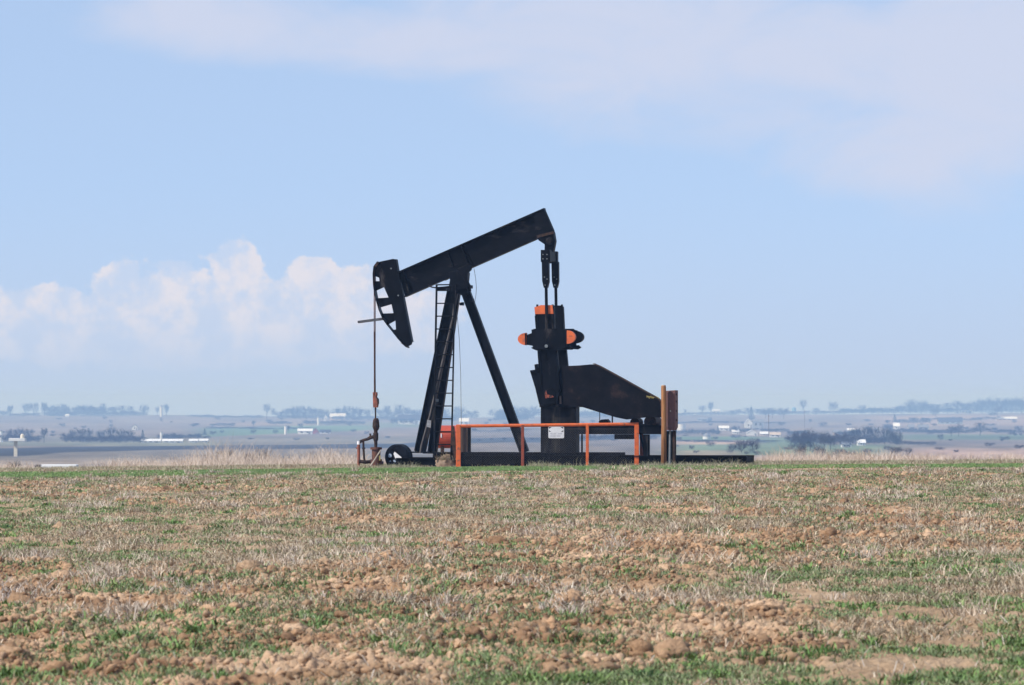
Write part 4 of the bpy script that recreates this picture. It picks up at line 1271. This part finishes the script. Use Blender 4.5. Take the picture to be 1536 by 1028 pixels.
# --- skyline, centre left
tree(400, 626, 604.5, 17, 'thin', 'grey', 'forked bare tree standing alone left of the long skyline clump')
tree(410, 626, 611, 9, 'thin', 'grey', 'smaller bare tree at the foot of the lone forked tree')
for px, tp, wd in ((429, 611, 16), (440, 608, 18), (449, 606, 16), (459, 607, 18), (468, 608, 16)): tree(px, 626, tp, wd, 'round', 'grey', 'hazy grey tree of the long clump by the tan shed', 'grey trees of the long clump')
for px, tp, wd in ((478, 611, 14), (488, 612, 14)): tree(px, 626, tp, wd, 'round', 'olive', 'yellowish budding tree at the right end of the long clump', 'yellowish trees')
for px, tp, wd in ((508, 608, 10), (521, 605.5, 18), (532, 607, 12), (539, 608, 9)): tree(px, 627, tp, wd, 'round', 'grey', 'bare grey tree behind the long tan shed on the skyline', 'trees behind the tan shed')
for px, tp, wd in ((581, 605, 14), (599, 604, 20), (610, 608, 16), (622, 612, 18)): tree(px, 627, tp, wd, 'thin', 'grey', 'faint bare tree behind the dark-roofed farmhouse left of the pump legs', 'trees behind the farmhouse')
tree(551, 627, 612, 12, 'round', 'grey', 'small faint skyline tree just left of the wellhead')
for px, tp, wd in ((668, 609, 18), (690, 606, 24)): tree(px, 628, tp, wd, 'round', 'grey', 'hazy tree seen beyond the pump ladder', 'trees beyond the ladder')
for px, tp, wd in ((754, 611, 16), (771, 606, 20), (787, 607, 20), (801, 606, 16)): tree(px, 626, tp, wd, 'round', 'grey', 'hazy tree between the rear pump leg and the pedestal', 'trees behind the rear leg')
# --- skyline, right
tree(1028, 622.5, 615, 7, 'thin', 'grey', 'tiny lone tree on the skyline right of the control cabinet')
tree(1066, 622.5, 602, 11, 'tall', 'grey', 'tall narrow bare tree above the long grey shed')
tree(1054, 622.5, 609, 16, 'thin', 'grey', 'thin sloping bare tree left of the tall narrow one')
for px, tp, wd in ((1108, 615, 14), (1122, 613, 18)): tree(px, 623, tp, wd, 'thin', 'grey', 'low faint tree on the skyline above the white barn', 'faint trees above the barn')
tree(1127, 629, 611, 13, 'fir', 'green', 'green conifer rising behind the white barn', name='conifer')
for px, tp, wd in ((1148, 613, 18), (1159, 612, 20)): tree(px, 628, tp, wd, 'round', 'purple', 'bare tree of the dense clump right of the white barn', 'clump right of the barn')
tree(1176, 629, 610.5, 24, 'round', 'purple', 'big round dense tree left of the small blue water tower')
tree(1205, 622, 600, 17, 'thin', 'grey', 'tall airy bare tree right of the small blue water tower')
tree(1250, 621.5, 602.5, 20, 'round', 'grey', 'rounded bare tree alone on the skyline right of the water tower')
tree(1224, 621.5, 613, 16, 'thin', 'grey', 'low faint tree between the airy tree and the rounded tree')
for px, tp, wd in ((1266, 612, 14), (1293, 607, 16), (1308, 611, 18), (1324, 611, 18)): tree(px, 620.5, tp, wd, 'round', 'grey', 'low hazy tree on the right skyline before the high clump', 'low right skyline trees')
for px, tp, wd in ((1352, 607, 20), (1366, 598.5, 24), (1382, 600, 26), (1396, 606, 20)): tree(px, 619.5, tp, wd, 'wide', 'grey', 'broad bare tree of the high domed clump on the right skyline', 'high domed clump')
for px, tp, wd in ((1421, 604, 20), (1436, 601, 22), (1448, 606, 14)): tree(px, 619.5, tp, wd, 'thin', 'grey', 'airy bare tree between the domed clump and the far right wood', 'airy right skyline trees')
for px, tp, wd in ((1474, 599, 20), (1488, 596.5, 22), (1503, 598, 22), (1518, 597.5, 22), (1532, 600, 18), (1548, 601, 20)): tree(px, 621, tp, wd, 'round', 'purple', 'tall dark tree of the wood at the right edge of the skyline', 'right edge wood')
woods('skyline_thicket', belt(20, 60, 625, 619, 9) + belt(72, 220, 625, 617, 9) + belt(420, 500, 627, 619, 8) + belt(505, 640, 628, 620, 8) + belt(655, 700, 629, 621, 9)
      + belt(748, 800, 628, 617, 7) + belt(820, 1000, 626, 617, 9) + belt(1020, 1110, 623.4, 618, 9) + belt(1140, 1260, 623, 616, 9) + belt(1262, 1560, 621, 612, 9), 'grey')
woods('skyline_hedge', belt(748, 795, 628.5, 620, 7) + belt(460, 545, 637, 630, 7) + belt(405, 440, 637, 631, 7) + belt(320, 350, 640, 634, 7) + belt(590, 630, 636, 626, 7) + belt(75, 100, 625.3, 621, 6)
      + belt(1345, 1395, 636, 629, 8) + belt(1486, 1492, 627, 620, 5) + belt(655, 665, 630, 624, 6), 'dark')

# --- trees of the middle distance
for px, tp, wd in ((16, 642, 18), (30, 639, 20), (44, 641, 18)): tree(px, 661, tp, wd, 'round', 'purple', 'purplish bare tree behind the flat-topped white stand', 'purplish trees at the left edge')
tree(66, 664, 641, 13, 'tall', 'dark', 'dark narrow tree just right of the flat-topped white stand')
for px, tp, wd in ((108, 642, 16), (121, 640, 20), (133, 641, 18)): tree(px, 663, tp, wd, 'round', 'grey', 'grey bare tree in the valley right of the dark narrow tree', 'left middle grey trees')
for px, tp, wd in ((152, 644, 20), (166, 639, 24), (182, 642, 24), (196, 644, 18)): tree(px, 663.5, tp, wd, 'wide', 'dark', 'dark spreading tree of the wood left of the long white sheds', 'wood left of the white sheds')
tree(167, 642, 635.5, 8, 'round', 'dark', 'tiny dark round tree above the spreading wood on the left')
tree(214, 661, 645, 10, 'fir', 'green', 'dark conifer between the wood and the long white sheds', name='conifer')
for px, tp, wd in ((250, 649, 13), (259, 648, 12)): tree(px, 659.5, tp, wd, 'round', 'dark', 'dark tree behind the long white sheds', 'trees behind the white sheds')
for px, tp, wd in ((287, 651, 14), (297, 649, 14)): tree(px, 658.5, tp, wd, 'round', 'dark', 'dark bush-like tree above the two short white sheds', 'bushy trees above the short sheds')
tree(307, 653, 643, 8, 'fir', 'green', 'small conifer standing above the short white sheds', name='conifer')
tree(320, 654, 646, 14, 'round', 'purple', 'purplish round tree right of the small conifer')
tree(333, 651, 645, 9, 'round', 'grey', 'faint small tree on the green field left of the pump')
tree(380, 652.5, 644, 14, 'wide', 'dark', 'dark low tree on the green field left of the slim white silo')
tree(381, 640, 630.5, 9, 'tall', 'grey', 'faint grey tree above the dark low tree of the green field')
tree(413, 652, 644.5, 11, 'wide', 'dark', 'dark tree immediately left of the slim white silo')
tree(433, 649, 638, 7, 'tall', 'dark', 'dark narrow tree just right of the slim white silo')
tree(450, 644, 634, 12, 'round', 'dark', 'dark round tree above the white-roofed shed by the red barn')
woods('skyline_wood', belt(75, 205, RB + 0.5, 611, 17, 'round', 9) + belt(422, 548, 627, 611, 17, 'thin', 9) + belt(570, 628, 628, 611, 18, 'round', 8) + belt(748, 810, 627.5, 612, 17, 'round', 8)
      + belt(866, 990, 625, 614, 20, 'round', 7) + belt(1100, 1190, 624, 615, 18, 'thin', 6) + belt(1275, 1340, 621, 611, 18, 'round', 6) + belt(1345, 1460, 621, 608, 20, 'thin', 8) + belt(1465, 1560, 622, 602, 17, 'round', 10) + belt(640, 720, 628.5, 614, 17, 'round', 8) + belt(300, 380, 627, 622, 26, 'round', 3), 'grey')
woods('valley_wood', belt(5, 60, 664, 650, 15, 'round', 7) + belt(100, 212, 665, 650, 15, 'round', 9) + belt(243, 268, 661, 652, 12, 'round', 4) + belt(278, 312, 660, 652, 13, 'round', 4) + belt(1186, 1282, 672, 650, 15, 'round', 10)
      + belt(1345, 1400, 650, 641, 17, 'round', 5) + belt(1400, 1545, 652, 643, 24, 'round', 6) + belt(1395, 1500, 633, 627, 19, 'round', 4) + belt(1020, 1190, 636, 632, 34, 'round', 3)
      + belt(870, 985, 662, 651, 15, 'round', 6) + belt(330, 470, 645, 641, 30, 'round', 4) + belt(1040, 1180, 664, 660, 36, 'bush', 3) + belt(700, 800, 648, 644, 34, 'round', 3), 'purple')
random.seed(5)
woods('scattered_valley_trees', [(random.uniform(-20, 1560), b_, b_ - random.uniform(3.5, 8), random.uniform(6, 15), random.choice(('round', 'wide', 'tall', 'round'))) for b_ in [random.uniform(630, 664) for _ in range(110)]]
      + [(random.uniform(1010, 1540), b_, b_ - random.uniform(5, 10), random.uniform(10, 24), random.choice(('bush', 'wide', 'round'))) for b_ in [random.uniform(640, 686) for _ in range(38)]], 'purple')  # small separate trees, joined into one mesh
woods('dense_grove', belt(1284, 1332, 668, 650, 13, 'shrub', 6) + belt(1336, 1350, 670, 644, 6, 'shrub', 3) + belt(1196, 1226, 680, 664, 14, 'shrub', 5) + belt(152, 196, 664, 655, 15, 'shrub', 4), 'dark')
woods('middle_thicket', belt(10, 60, 664, 655, 9) + belt(100, 210, 665, 653, 9) + belt(245, 270, 661, 652, 8) + belt(1345, 1400, 668, 661, 9) + belt(1360, 1440, 650, 644, 12) + belt(1290, 1345, 667, 655, 9)
      + belt(1190, 1280, 668, 650, 10), 'purple')
woods('dark_hedgerow', belt(1013, 1083, 652.5, 644, 7) + belt(1098, 1128, 650, 642, 7) + belt(1145, 1182, 649, 642, 7) + belt(1185, 1215, 655, 645, 8) + belt(1262, 1290, 655, 645, 8), 'dark')
for px, tp, wd in ((1037, 642, 12), (1068, 642, 10)): tree(px, 652.5, tp, wd, 'round', 'dark', 'darker round tree standing up in the hedgerow right of the cabinet', 'round hedgerow trees')
tree(1077, 652, 638, 7, 'fir', 'green', 'pointed conifer at the right end of the dark hedgerow', name='conifer')
tree(1104, 651, 637, 16, 'round', 'dark', 'round dark tree between the long white roof and the white barn')
tree(1061, 667, 661, 8, 'round', 'dark', 'little dark tree below the white round tank')
for px, tp, wd in ((1098, 664, 22), (1113, 657, 28), (1130, 656, 26)): tree(px, 681, tp, wd, 'bush', 'purple', 'purplish leafless shrub of the thicket above the skid end', 'purplish thicket', name='leafless_shrub', cat='shrub')
for px, tp, wd in ((1200, 644, 26), (1215, 641, 24), (1207, 656, 30), (1200, 668, 24)): tree(px, 690 if tp > 660 else 675, tp, wd, 'round', 'purple', 'purplish bare tree left of the pale house among trees', 'trees left of the pale house')
for px, tp, wd in ((1236, 645, 20), (1246, 650, 20)): tree(px, 676, tp, wd, 'round', 'grey', 'grey bare tree beside the pale house among trees', 'trees beside the pale house')
for px, tp, wd in ((1284, 639, 26), (1298, 637, 26), (1312, 637, 28), (1327, 639, 24)): tree(px, 667, tp, wd, 'wide', 'dark', 'big dark spreading tree of the dense grove at right', 'dense grove')
tree(1343, 669.5, 646, 17, 'shrub', 'green', 'very dark rounded evergreen at the right end of the dense grove', name='evergreen_tree')
tree(1333, 668, 641, 13, 'shrub', 'green', 'dark evergreen just inside the right end of the dense grove', name='evergreen_tree')
for px, tp, wd in ((1230, 668, 26), (1256, 672, 30), (1276, 674, 24)): tree(px, 692, tp, wd, 'bush', 'grey', 'grey leafless shrub in front of the pale house', 'shrubs before the pale house', name='leafless_shrub', cat='shrub')
for px, tp, wd in ((1300, 672, 22), (1345, 668, 26), (1362, 671, 20)): tree(px, 684, tp, wd, 'bush', 'grey', 'grey leafless shrub below the dense grove', 'shrubs below the dense grove', name='leafless_shrub', cat='shrub')
tree(1342, 634, 622.5, 10, 'fir', 'green', 'dark pointed tree on the tan slope above the dense grove', name='conifer')
for px, tp, wd in ((1370, 625, 20), (1388, 626, 18)): tree(px, 636, tp, wd, 'round', 'dark', 'dark tree in the yard left of the dark-roofed house', 'trees left of the dark roof')
tree(1410, 663, 650, 12, 'round', 'purple', 'small purplish tree on the green strip at right')
for px, tp, wd in ((1427, 636, 18), (1438, 634, 18)): tree(px, 655, tp, wd, 'round', 'purple', 'rounded purple tree below the dark-roofed house', 'purple trees below the dark roof')
tree(1470, 654, 632, 24, 'thin', 'grey', 'pale see-through tree in the right middle distance')
tree(1528, 650, 637, 16, 'round', 'grey', 'grey tree near the right edge below the long white roof')
tree(1496, 627, 611, 18, 'round', 'purple', 'purple tree just left of and above the long white roof at right')
tree(1404, 628, 617, 16, 'round', 'grey', 'grey tree behind the left end of the dark-roofed house')
# nearer dark shrubs beyond the crest
YS = 176
tree(337, 694, 672, 34, 'bush', 'dark', 'dark leafless shrub behind pale grass, the left one of two', name='leafless_shrub', cat='shrub', Y=YS)
tree(393, 706, 672, 36, 'bush', 'dark', 'larger dark leafless shrub behind pale grass left of the wellhead', name='leafless_shrub', cat='shrub', Y=YS)
tree(372, 700, 676, 24, 'bush', 'purple', 'small purplish shrub between the two dark shrubs', name='leafless_shrub', cat='shrub', Y=YS + 8)
tree(20, 712, 690, 26, 'shrub', 'green', 'dark green shrub at the left edge beyond the grass strip', name='leafy_shrub', cat='shrub', Y=150)
tree(57, 708, 695, 14, 'bush', 'dark', 'small dry shrub left of the low white trough', name='leafless_shrub', cat='shrub', Y=160)

# ------------------------------------------------------------------ far buildings
FW = mat('white_siding', (0.72, 0.72, 0.70), (0.62, 0.62, 0.61), 0.3); FT = mat('tan_siding', (0.55, 0.44, 0.33), (0.48, 0.38, 0.3), 0.3)
FR = mat('red_siding', (0.34, 0.08, 0.06), (0.28, 0.07, 0.05), 0.3); RG = mat('grey_roof', (0.20, 0.21, 0.24), (0.16, 0.17, 0.19), 0.3)
RW = mat('white_metal_roof', (0.80, 0.80, 0.80), (0.70, 0.70, 0.71), 0.3, 0.5); RD = mat('dark_shingle_roof', (0.035, 0.04, 0.06), (0.05, 0.05, 0.07), 0.3)
FG = mat('grey_and_shaded_siding', (0.36, 0.38, 0.40), (0.30, 0.32, 0.34), 0.3); BLUE = mat('blue_paint', (0.16, 0.36, 0.55), (0.13, 0.30, 0.48), 0.3)
WIN = mat('dark_window', (0.02, 0.025, 0.035), rough=0.2)


def house(px0, px1, top, base, wallm, roofm, label, cat='building', name='farm_building', eave=0.5, depth=None, rot=0.0, gable='side', group=None, wins=2, door=True):
    x0, y, z = far(px0, base); x1, _, _ = far(px1, base)
    zs = [float(Z0(a, y + d_)) for a in (x0, x1) for d_ in (-2, 2)]
    zb = min(zs) - 0.3; zt = CH + (HR - top) / F * y; zg = z
    e_ = empty(name, ((x0 + x1) / 2, y, z), rot); w_ = (x1 - x0) / 2; d = (depth or max(6.0, w_ * 0.8)) / 2
    H_ = zt - z; he = H_ * eave; b0 = zb - z
    m_ = MB()
    if gable == 'side':   # ridge runs along the facade
        m_.box((-w_, -d, b0), (w_, d, he)); m_.prism([(-w_, he), (w_, he), (w_, he)], 0, 0) if False else None
        for s_ in (-w_, w_ - 0.1): m_.add([(s_, -d, he), (s_ + 0.1, -d, he), (s_ + 0.1, d, he), (s_, d, he), (s_, 0, H_ - 0.05), (s_ + 0.1, 0, H_ - 0.05)], [(0, 1, 5, 4), (2, 3, 4, 5), (0, 4, 3), (1, 2, 5), (3, 2, 1, 0)])
        m_.build('wall', wallm, e_)
        r_ = MB(); o_ = 0.35; t_ = 0.18
        for s_ in (-1, 1):
            r_.add([(-w_ - o_, s_ * (d + o_), he - 0.15), (w_ + o_, s_ * (d + o_), he - 0.15), (w_ + o_, 0, H_), (-w_ - o_, 0, H_),
                    (-w_ - o_, s_ * (d + o_), he - 0.15 + t_), (w_ + o_, s_ * (d + o_), he - 0.15 + t_), (w_ + o_, 0, H_ + t_), (-w_ - o_, 0, H_ + t_)],
                   [(0, 1, 2, 3), (7, 6, 5, 4), (0, 4, 5, 1), (3, 2, 6, 7), (0, 3, 7, 4), (1, 5, 6, 2)])
        r_.build('roof', roofm, e_)
    else:
        m_.prism([(-w_, b0), (w_, b0), (w_, he), (0, H_ - 0.05), (-w_, he)], -d, d); m_.build('wall', wallm, e_)
        r_ = MB()
        for s_ in (-1, 1): r_.prism([(s_ * (w_ + 0.35), he - 0.2), (0, H_), (0, H_ + 0.2), (s_ * (w_ + 0.35), he)], -d - 0.3, d + 0.3)
        r_.build('roof', roofm, e_)
    for i in range(wins):
        c_ = -w_ + (i + 0.7) * 2 * w_ / (wins + 0.5); ww = min(1.2, w_ * 0.18)
        q_ = MB(); q_.box((c_ - ww, -d - 0.06, he * 0.45), (c_ + ww, -d - 0.01, he * 0.8)); q_.build('window', WIN, e_)
    if door:
        q_ = MB(); c_ = w_ * 0.62; q_.box((c_ - min(1.2, w_ * 0.15), -d - 0.07, b0), (c_ + min(1.2, w_ * 0.15), -d - 0.01, he * 0.75)); q_.build('door', RG, e_)
    return tag(e_, label, cat, group)


def silo(px, wpx, top, base, label, m=None, name='silo', cat='silo', dome=0.12):
    x, y, z = far(px, base); r_ = wpx / 2 / F * y; zt = CH + (HR - top) / F * y - z
    e_ = empty(name, (x, y, z)); q_ = MB(); q_.tube([(0, 0, -1), (0, 0, zt * (1 - dome))], r_, 18); q_.build('silo_wall', m or FW, e_)
    q_ = MB(); q_.tube([(0, 0, zt * (1 - dome)), (0, 0, zt * (1 - dome * 0.6)), (0, 0, zt * (1 - dome * 0.2)), (0, 0, zt)], [r_ * 1.04, r_ * 0.85, r_ * 0.5, r_ * 0.1], 18); q_.build('silo_dome', RG if m is None else m, e_)
    return tag(e_, label, cat)


silo(242, 4.4, 608, 625.3, 'white silo standing on the skyline at left')
silo(1.5, 5, 645, 663.5, 'cream silo cut by the left edge of the picture')
silo(242, 4.2, 647, 661, 'pale silo rising behind the long white sheds')
silo(428.5, 4.4, 638, 652, 'slim white silo on the tan field between dark trees')
silo(477.5, 3.8, 625, 638, 'white silo among the dark hedges left of the wellhead')
silo(660.5, 4.6, 622, 636, 'pale silo seen between the pump leg and the ladder')
silo(1022, 13, 635, 648, 'wide pale storage tank right of the control cabinet', name='storage_tank', cat='tank', dome=0.1)
silo(1060, 12, 650, 659, 'white round tank standing low in the green field', name='storage_tank', cat='tank', dome=0.55)
# blue water tower
x, y, z = far(1191, 622.4); e_ = empty('water_tower', (x, y, z)); q_ = MB()
hT = 11.0 / F * y
for a_ in range(4): q_.bar((3.0 * math.cos(a_ * math.pi / 2 + .8), 3.0 * math.sin(a_ * math.pi / 2 + .8), -1), (2.4 * math.cos(a_ * math.pi / 2 + .8), 2.4 * math.sin(a_ * math.pi / 2 + .8), hT * 0.4), 0.5)
q_.build('tower_leg_frame', BLUE, e_)
q_ = MB(); q_.tube([(0, 0, hT * 0.35), (0, 0, hT * 0.45), (0, 0, hT * 0.9), (0, 0, hT)], [1.2, 3.0, 3.0, 0.5], 16); q_.build('water_tank', BLUE, e_)
tag(e_, 'small light blue water tower on the right skyline', 'water tower')
house(213, 241, 659, 664.3, FW, RW, 'long low white shed, left half of the pair at left', wins=3)
house(244.5, 274, 659, 664.3, FW, RW, 'long low white shed, right half of the pair at left', wins=3)
house(284.5, 297, 659, 663.8, FW, RW, 'short white shed next to the long white sheds', wins=1)
house(300, 312, 658.8, 663.6, FW, RW, 'short white shed farther right, beside the tan slope', wins=1)
house(495, 518, 620.5, 628, FT, RW, 'long tan shed with pale roof on the skyline', wins=3)
house(486, 491, 622, 629.5, FW, RW, 'small white block by the skyline left of the tan shed', wins=1, gable='front')
house(447, 468.5, 643.5, 651.5, FW, RW, 'white-roofed shed left of the red barn', eave=0.6)
house(469, 477.5, 642.5, 651, FR, RG, 'small red barn with grey roof', cat='barn', name='barn', gable='front', wins=0)
house(480, 496, 645, 650.5, FW, RD, 'dark-roofed low house right of the red barn')
house(594, 616, 620, 627, FW, RW, 'white-roofed shed above the dark farmhouse roof', wins=2)
house(597, 631, 622.5, 636, FW, RD, 'farmhouse with long dark roof left of the pump legs', wins=4, eave=0.45)
house(689, 703, 627.5, 637, FW, RW, 'white building beyond the ladder near the red tank', wins=2)
house(792, 801, 618, 627.3, FW, RW, 'white building just left of the pump pedestal', gable='front', wins=1)
house(98, 103.5, 621.5, 625.6, FW, RW, 'tiny white shed at the foot of the left skyline trees', wins=0, door=False)
house(198, 207, 637, 645, FW, RG, 'small pale house above the dark wood at left', gable='front', wins=1)
house(1046, 1062, 626.5, 631.6, FG, RG, 'long grey shed on the tan slope right of the cabinet', wins=3)
house(1062.5, 1067.5, 626.5, 632, RD, RD, 'small dark hut at the right end of the long grey shed', wins=0)
house(1068.5, 1080, 614.5, 622.8, FW, RW, 'white box-like house by the tall narrow skyline tree', wins=2, eave=0.8)
house(1078, 1093, 639, 646, FW, RW, 'long shed with bright white roof in the dark hedgerow', wins=2)
b = house(1117, 1128.5, 628.5, 643, FW, RW, 'large white barn with pale gable facing left', cat='barn', name='barn', gable='front', wins=1, eave=0.55)
house(1129, 1146, 629.5, 643, FG, RG, 'right side of the large white barn, its shade coloured grey', cat='barn', name='barn', wins=2, eave=0.75)  # barn's side away from the sun, its shade put into grey walls
house(1120, 1136, 645, 653.5, FW, RW, 'white shed with rounded pale roof below the barn', gable='front', wins=0)
house(1140, 1152, 648, 654, FT, RW, 'low tan shed right of the white shed below the barn', wins=1)
house(1155, 1170, 649, 656, FW, FT, 'low white house with tan roof below the barn', wins=2)
house(1098, 1108, 645, 651, FW, RW, 'pale low house between the hedgerow and the barn sheds', wins=1)
house(1262, 1276, 662.5, 671, FW, RG, 'pale house low among the trees at right', wins=2)
house(1250, 1262, 645, 653, FT, RG, 'tan house above the pale house at right', wins=2)
house(1271, 1281, 643, 651, FW, RW, 'white house touching the left side of the dense grove', wins=1)
house(1340, 1349, 634.5, 645, FW, RW, 'small white house above the evergreen of the grove', wins=1)
house(1362, 1371, 637, 645, FW, RG, 'little pale house in the yard at right', wins=1)
house(1377, 1393, 637, 645.5, FW, RG, 'pale low house below the yard trees at right', wins=2)
house(1407, 1443, 626.5, 637, FG, RD, 'house with long dark blue roof on the right slope', wins=4, eave=0.4)
house(1495, 1525, 625.5, 632.5, FT, RW, 'long white-roofed shed below the right edge wood', wins=4)
house(1441, 1458, 613, 620.4, FW, RW, 'pale blue-white building in front of the airy skyline trees', wins=3)
house(1286, 1297, 660, 668.5, FW, RW, 'white hut under the left side of the dense grove', wins=1)
# poles
for px, tp, bs, lb in ((1153, 622, 655, 'tall utility pole right of the barn'), (1207, 615, 643, 'utility pole beneath the tall airy tree'), (1126.5, 608, 623, 'distant thin pole rising above the conifer')):
    x, y, z = far(px, bs); e_ = empty('utility_pole', (x, y, z)); h_ = (bs - tp) / F * y
    q_ = MB(); q_.tube([(0, 0, -1), (0, 0, h_)], [0.24, 0.16], 8); q_.build('pole_shaft', RUST, e_)
    q_ = MB(); q_.box((-1.3, -0.08, h_ * 0.93), (1.3, 0.08, h_ * 0.93 + 0.18)); q_.build('crossarm', RUST, e_)
    tag(e_, lb, 'utility pole')
# flat topped stand at the far left
x, y, z = far(23.5, 685); e_ = empty('flat_topped_stand', (x, y, z)); k = F / y
CREAM = mat('cream_paint', (0.66, 0.60, 0.48), (0.58, 0.52, 0.42), 1)
q_ = MB(); q_.box((-2.6 / k, -0.3, -0.5), (2.6 / k, 0.3, 23 / k)); q_.build('stand_post', CREAM, e_)
q_ = MB(); q_.box((-9.5 / k, -1.3, 23.02 / k), (15 / k, 1.3, 27.5 / k)); q_.build('flat_top', FW, e_, bevel=0.05)
q_ = MB(); q_.tube([(10 / k, 0, 27.6 / k), (10 / k, 0, 32 / k), (10 / k, 0, 34 / k)], [3.2 / k, 3 / k, 1.2 / k], 12); q_.build('vent_cap', CREAM, e_)
tag(e_, 'cream T-shaped stand with flat white top at the left edge', 'stand')
# low white trough
yT = 190.0; k = F / yT; x = (89.5 - 768) / k; zt = CH + (HR - 697) / k; zg_ = float(Z0(x, yT))
e_ = empty('water_trough', (x, yT, zg_)); hh2 = zt - zg_
q_ = MB(); q_.box((-27 / k, -0.5, hh2 - 0.36), (27 / k, 0.5, hh2)); q_.build('trough_body', FW, e_, bevel=0.04)
q_ = MB()
for s_ in (-0.6, 0.6): q_.box((s_ - 0.06, -0.4, -0.1), (s_ + 0.06, 0.4, hh2 - 0.361))
q_.build_each('trough_stand', FG, e_)
tag(e_, 'low long white trough beyond the green strip at left', 'trough')

# ------------------------------------------------------------------ the air
hz_ = MB(); hz_.box((-2900, -160, -60), (2900, 6900, 16))
HM = bpy.data.materials.new('haze'); HM.use_nodes = True
t_ = HM.node_tree; t_.nodes.clear()
pv = t_.nodes.new('ShaderNodeVolumePrincipled'); oo = t_.nodes.new('ShaderNodeOutputMaterial')
pv.inputs['Color'].default_value = (0.37, 0.60, 1.0, 1)
pv.inputs['Absorption Color'].default_value = (0.84, 0.93, 1, 1)
pv.inputs['Density'].default_value = 2.7e-4
pv.inputs['Anisotropy'].default_value = 0.0
t_.links.new(pv.outputs[0], oo.inputs['Volume'])
tag(hz_.build('haze', HM), kind='stuff')

# trees of one clump: tell them apart by their order across the clump
ORD = ['first', 'second', 'third', 'fourth', 'fifth', 'sixth', 'seventh', 'eighth']
by = {}
for o in S.objects:
    if o.parent is None and 'group' in o and 'label' in o: by.setdefault(o['label'], []).append(o)
for lb, os_ in by.items():
    if len(os_) > 1:
        os_.sort(key=lambda o: o.location.x / o.location.y)
        for i, o in enumerate(os_): o['label'] = ORD[i] + ' from left, ' + lb
